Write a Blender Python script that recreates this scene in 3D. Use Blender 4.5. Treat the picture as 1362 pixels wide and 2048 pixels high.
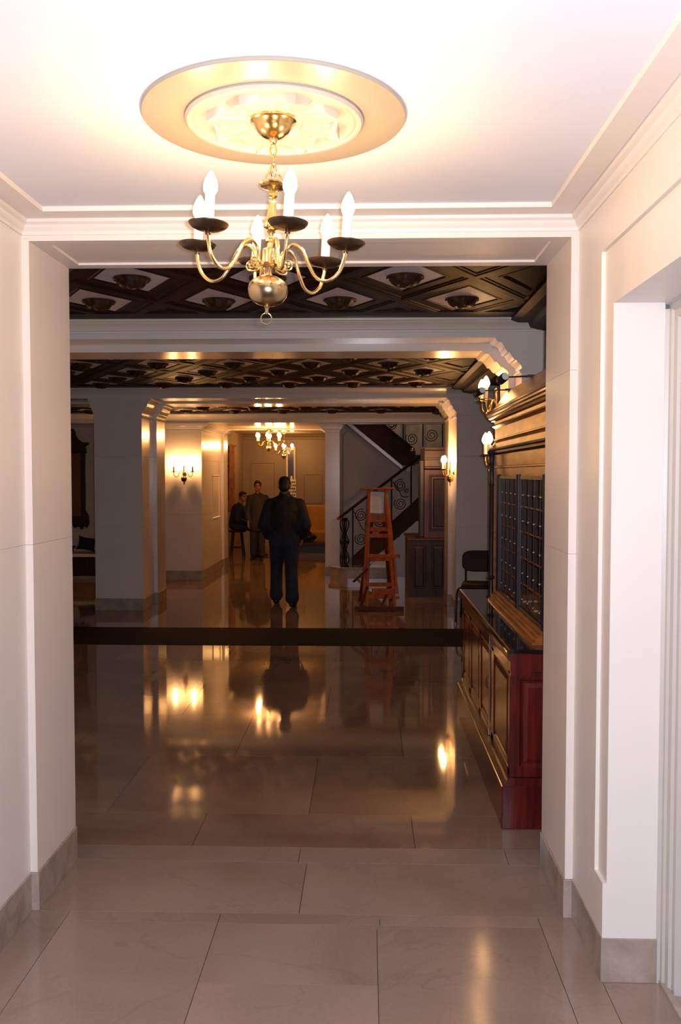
import bpy, bmesh, math, random
from mathutils import Vector, Matrix, Euler
from math import sin, cos, pi, radians, sqrt, atan2
random.seed(7)
for _o in list(bpy.data.objects): bpy.data.objects.remove(_o)
S = bpy.context.scene
COL = S.collection

# ------------------------------------------------------------------ camera, world, flash, exposure
cam_d = bpy.data.cameras.new('camera'); cam = bpy.data.objects.new('camera', cam_d); COL.objects.link(cam)
cam.location = (0, 0, 1.70)
cam.rotation_euler = (radians(90 - 2.40), 0, radians(1.70))
cam_d.sensor_fit = 'VERTICAL'; cam_d.sensor_height = 36.0; cam_d.lens = 1800.0 / 2048.0 * 36.0
cam_d.clip_start = 0.05; cam_d.clip_end = 80
S.camera = cam
W = bpy.data.worlds.new('world'); S.world = W; W.use_nodes = True
W.node_tree.nodes['Background'].inputs[0].default_value = (1.0, 0.75, 0.55, 1)
W.node_tree.nodes['Background'].inputs[1].default_value = 0.02
S.view_settings.view_transform = 'Standard'; S.view_settings.look = 'None'
S.view_settings.gamma = 1.0; S.view_settings.use_curve_mapping = False
S.view_settings.exposure = 0.0

def lamp(name, loc, power, col, radius=0.02, kind='POINT', aim=None, spot=None):
    d = bpy.data.lights.new(name, kind); d.energy = power; d.color = col; d.shadow_soft_size = radius
    o = bpy.data.objects.new(name, d); o.location = loc; COL.objects.link(o)
    if aim is not None:
        o.rotation_euler = (Vector(aim) - Vector(loc)).to_track_quat('-Z', 'Y').to_euler()
    if spot: d.spot_size = radians(spot); d.spot_blend = 0.5
    return o
# the flash of the camera that took the picture, a hand's breadth from its lens
lamp('camera_flash', (0.03, 0.0, 1.716), 345, (0.88, 0.92, 1.11), 0.012, 'SPOT', (-0.05, 3.0, 1.66), 100)
WARM = (1.0, 0.62, 0.28)
BULB_NEAR, BULB_FAR, BULB_SCONCE = 235.0, 260.0, 420.0
# warm lamp of the office behind the reception grille
lamp('office_lamp', (1.55, 5.2, 1.72), 9, WARM, 0.08)
lamp('stair_fill_light', (0.9, 15.9, 3.1), 7, WARM, 0.08)  # unseen fill added to brighten the stair wall

# ------------------------------------------------------------------ materials
def new_mat(name):
    m = bpy.data.materials.new(name); m.use_nodes = True
    return m, m.node_tree, m.node_tree.nodes['Principled BSDF']
def mat(name, col, rough=0.5, metal=0.0, spec=0.5, var=0.0, scale=8.0, bump=0.0, bscale=60.0, coat=0.0, stretch=None, col2=None, rnd=0.0, detail=4):
    m, nt, b = new_mat(name)
    b.inputs['Roughness'].default_value = rough; b.inputs['Metallic'].default_value = metal
    b.inputs['Specular IOR Level'].default_value = spec
    if coat: b.inputs['Coat Weight'].default_value = coat; b.inputs['Coat Roughness'].default_value = 0.12
    b.inputs['Base Color'].default_value = (*col, 1)
    tc = nt.nodes.new('ShaderNodeTexCoord'); mp = nt.nodes.new('ShaderNodeMapping')
    nt.links.new(tc.outputs['Object'], mp.inputs[0])
    if stretch: mp.inputs['Scale'].default_value = stretch
    if var or col2:
        n = nt.nodes.new('ShaderNodeTexNoise'); n.inputs['Scale'].default_value = scale; n.inputs['Detail'].default_value = detail
        nt.links.new(mp.outputs[0], n.inputs[0])
        r = nt.nodes.new('ShaderNodeValToRGB'); nt.links.new(n.outputs[0], r.inputs[0])
        c2 = col2 or tuple(c * (1 - var) for c in col)
        r.color_ramp.elements[0].position = 0.35; r.color_ramp.elements[1].position = 0.68
        r.color_ramp.elements[0].color = (*c2, 1); r.color_ramp.elements[1].color = (*col, 1)
        out = r.outputs[0]
        if rnd:
            oi = nt.nodes.new('ShaderNodeObjectInfo'); hs = nt.nodes.new('ShaderNodeHueSaturation')
            mr = nt.nodes.new('ShaderNodeMapRange'); mr.inputs[3].default_value = 1 - rnd; mr.inputs[4].default_value = 1 + rnd
            nt.links.new(oi.outputs['Random'], mr.inputs[0]); nt.links.new(mr.outputs[0], hs.inputs['Value'])
            nt.links.new(out, hs.inputs['Color']); out = hs.outputs[0]
        nt.links.new(out, b.inputs['Base Color'])
    if bump:
        n = nt.nodes.new('ShaderNodeTexNoise'); n.inputs['Scale'].default_value = bscale; n.inputs['Detail'].default_value = 3
        nt.links.new(mp.outputs[0], n.inputs[0])
        bp = nt.nodes.new('ShaderNodeBump'); bp.inputs['Strength'].default_value = bump; bp.inputs['Distance'].default_value = 0.004
        nt.links.new(n.outputs[0], bp.inputs['Height']); nt.links.new(bp.outputs[0], b.inputs['Normal'])
    return m
def emis(name, col, st):
    m, nt, b = new_mat(name)
    b.inputs['Base Color'].default_value = (*col, 1)
    b.inputs['Emission Color'].default_value = (*col, 1); b.inputs['Emission Strength'].default_value = st
    return m
def marble(name, base, dark, rough, veins=0.5, tscale=1.0, spec=0.6):
    m, nt, b = new_mat(name)
    N = nt.nodes; L = nt.links
    tc = N.new('ShaderNodeTexCoord'); geo = N.new('ShaderNodeNewGeometry')
    n1 = N.new('ShaderNodeTexNoise'); n1.inputs['Scale'].default_value = 1.6 * tscale; n1.inputs['Detail'].default_value = 8; n1.inputs['Distortion'].default_value = 0.6
    oi = N.new('ShaderNodeObjectInfo'); mul = N.new('ShaderNodeVectorMath'); mul.operation = 'SCALE'; mul.inputs[3].default_value = 17.0
    cmb = N.new('ShaderNodeCombineXYZ'); L.new(oi.outputs['Random'], cmb.inputs[0]); L.new(oi.outputs['Random'], cmb.inputs[1]); L.new(cmb.outputs[0], mul.inputs[0])
    add = N.new('ShaderNodeVectorMath'); add.operation = 'ADD'; L.new(geo.outputs['Position'], add.inputs[0]); L.new(mul.outputs[0], add.inputs[1])
    L.new(add.outputs[0], n1.inputs[0])
    r = N.new('ShaderNodeValToRGB'); L.new(n1.outputs[0], r.inputs[0])
    r.color_ramp.elements[0].position = 0.3; r.color_ramp.elements[0].color = (*dark, 1)
    r.color_ramp.elements[1].position = 0.65; r.color_ramp.elements[1].color = (*base, 1)
    n2 = N.new('ShaderNodeTexNoise'); n2.inputs['Scale'].default_value = 1.1 * tscale; n2.inputs['Detail'].default_value = 5; n2.inputs['Distortion'].default_value = 1.6
    L.new(add.outputs[0], n2.inputs[0])
    ma = N.new('ShaderNodeMath'); ma.operation = 'SUBTRACT'; ma.inputs[1].default_value = 0.5; L.new(n2.outputs[0], ma.inputs[0])
    mb = N.new('ShaderNodeMath'); mb.operation = 'ABSOLUTE'; L.new(ma.outputs[0], mb.inputs[0])
    mr = N.new('ShaderNodeMapRange'); mr.inputs[1].default_value = 0.0; mr.inputs[2].default_value = 0.012; mr.inputs[3].default_value = 1 - veins * 0.45; mr.inputs[4].default_value = 1
    L.new(mb.outputs[0], mr.inputs[0])
    n3 = N.new('ShaderNodeTexNoise'); n3.inputs['Scale'].default_value = 70; L.new(geo.outputs['Position'], n3.inputs[0])
    m3 = N.new('ShaderNodeMapRange'); m3.inputs[3].default_value = 0.9; m3.inputs[4].default_value = 1.1; L.new(n3.outputs[0], m3.inputs[0])
    r3 = N.new('ShaderNodeMapRange'); r3.inputs[3].default_value = 0.97; r3.inputs[4].default_value = 1.03; L.new(oi.outputs['Random'], r3.inputs[0])
    mm = N.new('ShaderNodeMath'); mm.operation = 'MULTIPLY'; L.new(mr.outputs[0], mm.inputs[0]); L.new(m3.outputs[0], mm.inputs[1])
    mm2 = N.new('ShaderNodeMath'); mm2.operation = 'MULTIPLY'; L.new(mm.outputs[0], mm2.inputs[0]); L.new(r3.outputs[0], mm2.inputs[1])
    hs = N.new('ShaderNodeHueSaturation'); L.new(r.outputs[0], hs.inputs['Color']); L.new(mm2.outputs[0], hs.inputs['Value'])
    L.new(hs.outputs[0], b.inputs['Base Color']); b.inputs['Roughness'].default_value = rough
    b.inputs['Specular IOR Level'].default_value = spec
    return m
M = {}
M['vest'] = mat('cream_paint_vestibule', (0.76, 0.695, 0.635), 0.40, var=0.03, scale=2, bump=0.08, bscale=25)
M['jamb'] = mat('cream_paint_arch', (0.76, 0.675, 0.605), 0.42, var=0.03, scale=2, bump=0.08, bscale=25)
M['ceil'] = mat('white_ceiling_paint', (0.76, 0.76, 0.80), 0.6, var=0.02, scale=3)
M['medal'] = mat('plaster_medallion', (0.40, 0.37, 0.33), 0.4, bump=0.1, bscale=40)
M['medal_disc'] = mat('cream_gloss_disc', (0.36, 0.31, 0.25), 0.3)
M['lobby'] = mat('grey_cream_gloss_paint', (0.71, 0.645, 0.58), 0.2, spec=0.6, var=0.06, scale=2, bump=0.06, bscale=18)
M['lobbymatt'] = mat('cream_wall_paint', (0.64, 0.53, 0.43), 0.45, var=0.08, scale=2)
M['stairpaint'] = mat('stair_wall_paint', (0.82, 0.66, 0.53), 0.5, var=0.05, scale=2)
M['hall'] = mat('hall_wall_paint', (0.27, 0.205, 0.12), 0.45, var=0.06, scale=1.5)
M['floor'] = marble('lobby_marble', (0.29, 0.19, 0.135), (0.19, 0.11, 0.072), 0.05, 0.18, 0.6)
M['vfloor'] = marble('vestibule_marble', (0.315, 0.225, 0.178), (0.245, 0.175, 0.134), 0.13, 0.2, spec=0.35)
M['grout'] = mat('dark_joint', (0.08, 0.06, 0.05), 0.8, var=0.2)
M['base'] = marble('skirting_marble', (0.40, 0.315, 0.255), (0.27, 0.205, 0.16), 0.25, 0.2, 5)
M['runner'] = mat('black_runner', (0.014, 0.011, 0.010), 0.9, spec=0.15, var=0.4, scale=90)
M['coffer'] = mat('dark_coffer_wood', (0.040, 0.009, 0.003), 0.5, spec=0.10, col2=(0.014, 0.005, 0.003), scale=14, bump=0.2, bscale=30)
M['lozenge'] = mat('lozenge_paint', (0.85, 0.75, 0.74), 0.5, var=0.15, scale=10)
M['rosette'] = mat('rosette_wood', (0.075, 0.028, 0.010), 0.45, spec=0.3, col2=(0.02, 0.008, 0.004), scale=24)
M['mahog'] = mat('mahogany', (0.12, 0.010, 0.006), 0.26, col2=(0.05, 0.005, 0.004), scale=7, stretch=(6, 6, 0.6), coat=0.4)
M['oak'] = mat('canopy_oak', (0.42, 0.115, 0.007), 0.32, spec=0.45, col2=(0.20, 0.055, 0.006), scale=6, stretch=(1, 0.8, 5))
M['darkoak'] = mat('dark_panel_oak', (0.050, 0.018, 0.009), 0.45, spec=0.3, col2=(0.02, 0.007, 0.004), scale=6, stretch=(3, 3, 0.8))
M['stairwood'] = mat('stair_side_wood', (0.085, 0.032, 0.018), 0.6, spec=0.15, var=0.35, scale=5)
M['redwood'] = mat('booth_wood', (0.15, 0.028, 0.012), 0.35, spec=0.35, col2=(0.06, 0.014, 0.010), scale=6, stretch=(3, 3, 0.6))
M['easel'] = mat('easel_orange_wood', (0.62, 0.125, 0.012), 0.55, spec=0.2, col2=(0.40, 0.065, 0.008), scale=7, stretch=(3, 3, 0.5))
M['easeldark'] = mat('easel_dark_wood', (0.14, 0.028, 0.008), 0.55, spec=0.2, var=0.3)
M['blacktop'] = mat('black_glossy_counter', (0.012, 0.009, 0.008), 0.06, spec=0.7, var=0.3)
M['brass'] = mat('polished_brass', (0.80, 0.55, 0.22), 0.17, metal=1.0)
M['brassdark'] = mat('antique_brass', (0.42, 0.29, 0.15), 0.28, metal=1.0, var=0.15)
M['bronze'] = mat('dark_bronze', (0.12, 0.07, 0.04), 0.35, metal=0.9, var=0.2)
M['ballb'] = mat('brushed_brass_ball', (0.50, 0.36, 0.19), 0.24, metal=1.0, var=0.06)
M['sleeve'] = mat('candle_sleeve', (0.85, 0.75, 0.62), 0.5, var=0.03)
M['iron'] = mat('wrought_iron', (0.010, 0.008, 0.008), 0.55, metal=0.0, spec=0.25, var=0.3)
M['steel'] = mat('blued_steel', (0.028, 0.024, 0.032), 0.42, metal=0.35, var=0.15)
M['bead'] = mat('pewter_bead', (0.30, 0.28, 0.26), 0.35, metal=0.9, var=0.05)
M['rail'] = mat('stair_handrail', (0.022, 0.008, 0.006), 0.6, spec=0.2, var=0.3)
M['paper'] = mat('notice_paper', (0.80, 0.70, 0.64), 0.7, var=0.04)
M['manila'] = mat('manila_paper', (0.42, 0.25, 0.10), 0.7, var=0.1)
M['ink'] = mat('grey_ink', (0.42, 0.35, 0.32), 0.8, var=0.05)
M['black'] = mat('black_plastic', (0.012, 0.012, 0.013), 0.4, var=0.3)
M['chairred'] = mat('oxblood_vinyl', (0.035, 0.006, 0.005), 0.55, spec=0.2, var=0.3)
M['mirror'] = mat('old_mirror_glass', (0.30, 0.25, 0.15), 0.15, metal=0.9, var=0.1, scale=2)
M['mframe'] = mat('carved_mirror_frame', (0.045, 0.016, 0.009), 0.4, var=0.5, scale=20)
M['cushion'] = mat('black_cushion', (0.010, 0.009, 0.010), 0.85, var=0.3)
M['redcloth'] = mat('dull_red_cloth', (0.10, 0.02, 0.02), 0.8, var=0.3)
M['grillem'] = mat('radiator_brass', (0.07, 0.045, 0.02), 0.4, metal=0.6, var=0.3)
M['tapestry'] = mat('red_gold_tapestry', (0.40, 0.12, 0.03), 0.8, col2=(0.09, 0.012, 0.01), scale=11)
M['yellow'] = mat('mustard_upholstery', (0.48, 0.24, 0.03), 0.7, var=0.2, scale=5)
M['bluegrey'] = mat('dark_blue_glass', (0.035, 0.045, 0.075), 0.2, var=0.2)
M['whitegl'] = mat('white_gloss', (0.75, 0.66, 0.52), 0.3, var=0.04)
M['skin'] = mat('skin', (0.36, 0.14, 0.08), 0.55, var=0.1)
M['hair'] = mat('dark_hair', (0.010, 0.006, 0.005), 0.6, var=0.4, scale=60)
M['jacket'] = mat('black_jacket', (0.009, 0.009, 0.011), 0.75, var=0.3, bump=0.3, bscale=12)
M['jeans'] = mat('dark_blue_jeans', (0.020, 0.026, 0.048), 0.85, var=0.4, scale=14, bump=0.3, bscale=14)
M['coat'] = mat('dark_olive_coat', (0.030, 0.024, 0.018), 0.8, var=0.3, bump=0.3, bscale=12)
M['navy'] = mat('navy_jumper', (0.012, 0.013, 0.020), 0.85, var=0.3)
M['shoe'] = mat('black_shoe', (0.008, 0.007, 0.007), 0.35, var=0.3)
M['eye'] = mat('eye_dark', (0.03, 0.02, 0.02), 0.3, var=0.1)
M['lip'] = mat('lip', (0.30, 0.08, 0.06), 0.5, var=0.1)
M['door'] = mat('grey_door_paint', (0.50, 0.46, 0.42), 0.4, var=0.03)
M['bulb_near'] = emis('bulb_near', (1.0, 0.62, 0.28), BULB_NEAR)
M['bulb_far'] = emis('bulb_far', (1.0, 0.48, 0.16), BULB_FAR)
M['bulb_sconce'] = emis('bulb_sconce', (1.0, 0.50, 0.17), BULB_SCONCE)
M['bulb_dim'] = emis('bulb_dim', (1.0, 0.52, 0.19), 70.0)
M['lamp_face'] = mat('lamp_head_grey', (0.86, 0.90, 0.74), 0.4, var=0.05)

# ------------------------------------------------------------------ mesh helpers
class MB:
    def __init__(s): s.v = []; s.f = []; s.T = None
    def add(s, vs, fs):
        n = len(s.v)
        s.v += [tuple(v) for v in vs]; s.f += [tuple(i + n for i in f) for f in fs]
        return s
    def box(s, x0, x1, y0, y1, z0, z1):
        return s.add([(x0,y0,z0),(x1,y0,z0),(x1,y1,z0),(x0,y1,z0),(x0,y0,z1),(x1,y0,z1),(x1,y1,z1),(x0,y1,z1)],
                     [(0,3,2,1),(4,5,6,7),(0,1,5,4),(1,2,6,5),(2,3,7,6),(3,0,4,7)])
    def bar(s, a, b, w, d, up=(0,0,1)):
        a = Vector(a); b = Vector(b); t = (b - a).normalized(); u = Vector(up)
        sd = t.cross(u).normalized(); u2 = sd.cross(t).normalized()
        vs = []
        for p in (a, b):
            for i, j in ((-1,-1),(1,-1),(1,1),(-1,1)): vs.append(p + sd*(i*w/2) + u2*(j*d/2))
        return s.add(vs, [(0,1,2,3),(7,6,5,4),(0,4,5,1),(1,5,6,2),(2,6,7,3),(3,7,4,0)])
    def lathe(s, prof, c=(0,0,0), seg=24, axis='Z', mod=None):
        vs = []; fs = []; n = len(prof)
        for i in range(seg):
            a = 2*pi*i/seg
            for r, z in prof:
                rr = r * (mod(a, z) if mod else 1)
                if axis == 'Z': p = (rr*cos(a), rr*sin(a), z)
                elif axis == 'Y': p = (rr*cos(a), z, rr*sin(a))
                else: p = (z, rr*cos(a), rr*sin(a))
                vs.append((p[0]+c[0], p[1]+c[1], p[2]+c[2]))
        for i in range(seg):
            j = (i+1) % seg
            for k in range(n-1): fs.append((i*n+k, j*n+k, j*n+k+1, i*n+k+1))
        fs.append(tuple(i*n for i in reversed(range(seg)))); fs.append(tuple(i*n+n-1 for i in range(seg)))
        return s.add(vs, fs)
    def tube(s, pts, r, seg=8, closed=False):
        pts = [Vector(p) for p in pts]; n = len(pts)
        rs = r if isinstance(r, (list, tuple)) else [r]*n
        vs = []; fs = []; prev = None
        for i, p in enumerate(pts):
            if closed: t = (pts[(i+1) % n] - pts[i-1])
            else: t = (pts[min(i+1, n-1)] - pts[max(i-1, 0)])
            t = t.normalized() if t.length > 1e-9 else Vector((0,0,1))
            if prev is None:
                a = Vector((0,0,1)) if abs(t.z) < 0.9 else Vector((1,0,0))
                u = (a - t*a.dot(t)).normalized()
            else:
                u = prev - t*prev.dot(t); u = u.normalized() if u.length > 1e-6 else prev
            prev = u; w = t.cross(u)
            for k in range(seg):
                a = 2*pi*k/seg; vs.append(p + (u*cos(a) + w*sin(a))*rs[i])
        m = n if closed else n-1
        for i in range(m):
            j = (i+1) % n
            for k in range(seg):
                l = (k+1) % seg; fs.append((i*seg+k, i*seg+l, j*seg+l, j*seg+k))
        if not closed:
            fs.append(tuple(reversed(range(seg)))); fs.append(tuple((n-1)*seg+k for k in range(seg)))
        return s.add(vs, fs)
    def ell(s, c, r, seg=14, rings=9, rot=None):
        vs = []; fs = []
        R = Euler(rot).to_matrix() if rot else Matrix.Identity(3)
        vs.append(Vector(c) + R @ Vector((0,0,-r[2])))
        for i in range(1, rings):
            ph = -pi/2 + pi*i/rings
            for k in range(seg):
                a = 2*pi*k/seg
                vs.append(Vector(c) + R @ Vector((r[0]*cos(ph)*cos(a), r[1]*cos(ph)*sin(a), r[2]*sin(ph))))
        vs.append(Vector(c) + R @ Vector((0,0,r[2])))
        for k in range(seg): fs.append((0, 1+(k+1) % seg, 1+k))
        for i in range(rings-2):
            for k in range(seg):
                l = (k+1) % seg; a = 1+i*seg
                fs.append((a+k, a+l, a+seg+l, a+seg+k))
        e = len(vs)-1; a = 1+(rings-2)*seg
        for k in range(seg): fs.append((a+k, a+(k+1) % seg, e))
        return s.add(vs, fs)
    def cap(s, p0, r0, p1, r1, seg=12):
        p0 = Vector(p0); p1 = Vector(p1); d = p1-p0; t = d.normalized()
        pts = []; rs = []
        for a in (0.15, 0.5, 0.8): pts.append(p0 - t*r0*cos(a*pi/2)); rs.append(r0*sin(a*pi/2))
        pts += [p0, p1]; rs += [r0, r1]
        for a in (0.8, 0.5, 0.15): pts.append(p1 + t*r1*cos(a*pi/2)); rs.append(r1*sin(a*pi/2))
        return s.tube(pts, rs, seg)
    def prism(s, poly, axis, a0, a1):
        """poly of 2-D points extruded along axis: X -> (y,z), Y -> (x,z), Z -> (x,y)"""
        def P(p, a): return (a, p[0], p[1]) if axis == 'X' else ((p[0], a, p[1]) if axis == 'Y' else (p[0], p[1], a))
        n = len(poly); vs = [P(p, a0) for p in poly] + [P(p, a1) for p in poly]
        fs = [(i, (i+1) % n, n+(i+1) % n, n+i) for i in range(n)] + [tuple(reversed(range(n))), tuple(range(n, 2*n))]
        return s.add(vs, fs)
    def frame(s, rect, prof, mp, close_in=False, close_out=False):
        """mitred moulding: rect (a0,a1,b0,b1); prof [(inset, h)...]; mp(a,b,h) -> world point"""
        a0,a1,b0,b1 = rect; vs = []; fs = []
        for d, h in prof:
            vs += [mp(a0+d, b0+d, h), mp(a1-d, b0+d, h), mp(a1-d, b1-d, h), mp(a0+d, b1-d, h)]
        for i in range(len(prof)-1):
            for k in range(4):
                l = (k+1) % 4; fs.append((i*4+k, i*4+l, i*4+4+l, i*4+4+k))
        if close_in: n = (len(prof)-1)*4; fs.append((n, n+1, n+2, n+3))
        if close_out: fs.append((3, 2, 1, 0))
        return s.add(vs, fs)
    def build(s, name, m, parent=None, smooth=False, bevel=0, loc=None, stuff=False, angle=40):
        vs = s.v
        if s.T is not None: vs = [s.T @ Vector(v) for v in vs]
        me = bpy.data.meshes.new(name); me.from_pydata([tuple(v) for v in vs], [], s.f)
        bm = bmesh.new(); bm.from_mesh(me); bmesh.ops.recalc_face_normals(bm, faces=bm.faces)
        if bevel:
            bmesh.ops.bevel(bm, geom=[e for e in bm.edges if len(e.link_faces) == 2 and e.calc_face_angle(0) > 0.6],
                            offset=bevel, segments=1, affect='EDGES', profile=0.7)
        bm.to_mesh(me); bm.free()
        if smooth:
            for p in me.polygons: p.use_smooth = True
            try: me.set_sharp_from_angle(angle=radians(angle))
            except Exception: pass
        me.materials.append(M[m] if isinstance(m, str) else m)
        o = bpy.data.objects.new(name, me); COL.objects.link(o)
        if parent is not None:
            o.parent = parent
        if loc is not None: o.location = loc
        if stuff: o['kind'] = 'stuff'
        return o
def empty(name, loc=(0,0,0), rz=0.0):
    e = bpy.data.objects.new(name, None); e.empty_display_size = 0.1; e.location = loc; e.rotation_euler = (0,0,rz); COL.objects.link(e); return e
def tag(o, label=None, cat=None, group=None, kind=None):
    if label: o['label'] = label
    if cat: o['category'] = cat
    if group: o['group'] = group
    if kind: o['kind'] = kind
    return o
def struct(o, label=None, cat=None): return tag(o, label, cat, kind='structure')
def copy_tree(o, parent=None):
    c = o.copy(); COL.objects.link(c)
    if parent is not None: c.parent = parent
    for ch in list(o.children): copy_tree(ch, c)
    return c
def remeshed(mb, name, m, parent, voxel=0.012, smooth_it=4, fac=0.5):
    me = bpy.data.meshes.new('tmp'); me.from_pydata([tuple(v) for v in mb.v], [], mb.f)
    o = bpy.data.objects.new('tmp', me); COL.objects.link(o)
    r = o.modifiers.new('r', 'REMESH'); r.mode = 'VOXEL'; r.voxel_size = voxel
    if smooth_it:
        sm = o.modifiers.new('s', 'SMOOTH'); sm.iterations = smooth_it; sm.factor = fac
    dg = bpy.context.evaluated_depsgraph_get(); ev = o.evaluated_get(dg)
    nm = bpy.data.meshes.new_from_object(ev)
    bpy.data.objects.remove(o)
    nm.name = name
    for p in nm.polygons: p.use_smooth = True
    nm.materials.clear(); nm.materials.append(M[m])
    q = bpy.data.objects.new(name, nm); COL.objects.link(q); q.parent = parent
    return q
XY = lambda z0: (lambda a, b, h: (a, b, z0 + h))
def bez(pts, n=24):
    """Catmull-Rom through points"""
    P = [Vector(p) for p in pts]; P = [P[0]*2-P[1]] + P + [P[-1]*2-P[-2]]; out = []
    segs = len(P)-3
    for i in range(n+1):
        t = i/n*segs; k = min(int(t), segs-1); t -= k
        a,b,c,d = P[k:k+4]
        out.append(0.5*((2*b)+(c-a)*t+(2*a-5*b+4*c-d)*t*t+(3*b-a-3*c+d)*t**3))
    return out

# ================================================================== SETTING: floor
XL, XR = -6.6, 2.6
YV0 = -1.6
fl = struct(MB().box(XL, XR, YV0, 17.3, -0.06, -0.02).build('floor', 'grout'), 'polished beige marble floor of lobby and vestibule', 'floor')
MB().box(XL, XR, 17.302, 26.2, -0.06, 0.0).build('floor_slab', 'floor', fl)
def tile(cache, x0, x1, y0, y1, m, g=0.0012):
    w = round(x1-x0, 3); h = round(y1-y0, 3); k = (w, h, m)
    if k not in cache:
        o = MB().box(-w/2+g, w/2-g, -h/2+g, h/2-g, -0.02, 0).build('tile', m, fl)
        cache[k] = o.data
    else:
        o = bpy.data.objects.new('tile', cache[k]); COL.objects.link(o); o.parent = fl
    o.location = ((x0+x1)/2, (y0+y1)/2, 0)
tc_ = {}
# lobby slabs
rows = [4.03, 4.43] + [4.43 + 0.92*i for i in range(1, 15)]
y = 4.43
for i in range(len(rows)-1):
    y0, y1 = rows[i], rows[i+1]
    if y0 > 17.0: break
    off = -0.80 if i % 2 == 0 else -0.29
    k0 = int((max(-0.36*y1-0.6, XL) - off)//1.02); x = off + 1.02*k0
    while x < min(2.2, XR):
        tile(tc_, max(x, XL), min(x+1.02, XR), y0, min(y1, 17.3), 'floor'); x += 1.02
# strip behind threshold, threshold slabs
for a, b in ((-6.6,-3.4),(-3.4,-1.35),(-1.35,-0.30),(-0.30,0.62),(0.62,1.6),(1.6,2.6)): tile(tc_, a, b, 3.87, 4.03, 'vfloor')
for a, b in ((-1.282,-0.262),(-0.262,0.758)): tile(tc_, a, b, 3.41, 3.87, 'vfloor')
# vestibule
for a, b in ((-1.31,-1.155),): 
    for c, d in ((YV0,0.2),(0.2,1.6),(1.6,2.55),(2.55,3.41)): tile(tc_, a, b, c, d, 'vfloor')
for c, d in ((YV0,0.2),(0.2,1.6),(1.6,2.92),(2.92,3.41)): tile(tc_, 0.655, 0.79, c, d, 'vfloor')
for a, b in ((-1.155,-0.565),(-0.565,0.05),(0.05,0.655)): tile(tc_, a, b, 3.33, 3.41, 'vfloor')
for c, d in ((YV0,0.6),(0.6,1.7),(1.7,3.33)):
    tile(tc_, -1.155, -0.565, c, d, 'vfloor')
for c, d in ((YV0,0.4),(0.4,1.3),(1.3,2.93),(2.93,3.33)):
    tile(tc_, -0.565, 0.038, c, d, 'vfloor')
for c, d in ((YV0,0.6),(0.6,1.9),(1.9,3.33)):
    tile(tc_, 0.038, 0.655, c, d, 'vfloor')
tile(tc_, 0.79, 0.985, YV0, 2.0, 'vfloor'); tile(tc_, 0.79, 0.985, 2.0, 2.975, 'vfloor'); tile(tc_, 0.985, 1.25, YV0, 2.975, 'base')
MB().bar((0.985, YV0, 0.006), (0.985, 2.975, 0.006), 0.02, 0.012).build('door_saddle', 'base', fl)

# ================================================================== SETTING: vestibule
VL, VRX = -1.31, 0.787
ZS = 2.655   # soffit border
# main ceiling
struct(MB().box(VL-0.4, VRX+0.6, YV0, 3.46, ZS+0.017, ZS+0.12).build('ceiling', 'ceil'), 'flat white plaster ceiling of the vestibule', 'ceiling')
cb = MB()
mp = lambda a, b, h: (a, b, ZS+h)
# crown + flat border as one mitred moulding
cb.frame((VL, VRX, YV0, 3.41), [(0, -0.052), (0.006, -0.052), (0.008, -0.040), (0.016, -0.032), (0.022, -0.018), (0.034, -0.010), (0.036, 0.0), (0.040, 0.004), (0.043, 0.0), (0.128, 0.0), (0.130, 0.003), (0.130, 0.02)], mp)
struct(cb.build('trim_1', 'vest', smooth=True, angle=25), 'cream crown moulding with flat border around vestibule ceiling', 'moulding')
# left wall in courses of stone-like panels
wl = struct(MB().box(VL-0.4, VL-0.008, YV0, 3.46, 0, ZS+0.1).build('wall_left', 'vest'), 'cream vestibule wall scored with fine joints', 'wall')
for z0, z1 in ((0.15,1.43),(1.43,ZS)):
    MB().box(VL-0.008, VL, YV0, 3.41, z0+0.0005, z1-0.0005).build('wall_panel', 'vest', wl)
MB().box(VL-0.008, VL+0.006, YV0, 3.404, 0, 0.15).build('baseboard', 'base', wl, bevel=0.002)
# back wall behind the camera, coloured dark to hold down bounce light
struct(MB().box(VL-0.4, 1.6, YV0-0.15, YV0, 0, 2.8).build('wall_back', 'darkoak'), 'unseen wall closing the vestibule behind the viewer, kept dark to cut bounce', 'wall')
# arch wall (jambs + header), split into panels with joints
wa = struct(empty('wall_front'), 'thick cream archway wall between vestibule and lobby', 'wall')
OL, OR, OT = -1.282, 0.758, 2.582
Y0, Y1 = 3.41, 3.868
def jamb_block(x0, x1, z0, z1, inner):
    MB().box(x0, x1, Y0, Y1, z0+0.0005, z1-0.0005).build('jamb_panel', 'jamb', wa)
for z0, z1 in ((0.15,1.43),(1.43,OT+0.0095)): jamb_block(OL-0.6, OL, z0, z1, 1)
for z0, z1 in ((0.15,1.40),(1.40,2.09),(2.09,OT+0.0095)): jamb_block(OR, OR+0.7, z0, z1, -1)
MB().box(OL-0.6, OL+0.006, Y0-0.006, Y1+0.004, 0, 0.149).build('baseboard', 'base', wa, bevel=0.002)
MB().box(OR-0.006, OR+0.7, Y0-0.006, Y1+0.004, 0, 0.149).build('baseboard', 'base', wa, bevel=0.002)
hd = MB().box(OL-0.6, OR+0.7, Y0, Y1, OT+0.0085, 3.1)
hd.build('arch_header', 'jamb', wa)
# recessed panel in the soffit of the arch
MB().frame((OL, OR, Y0, Y1), [(0,0.0085),(0,0),(0.062,0.0),(0.064,0.004),(0.066,0.0085)], lambda a,b,h:(a,b,OT+h)).build('soffit_moulding', 'jamb', wa)
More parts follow.
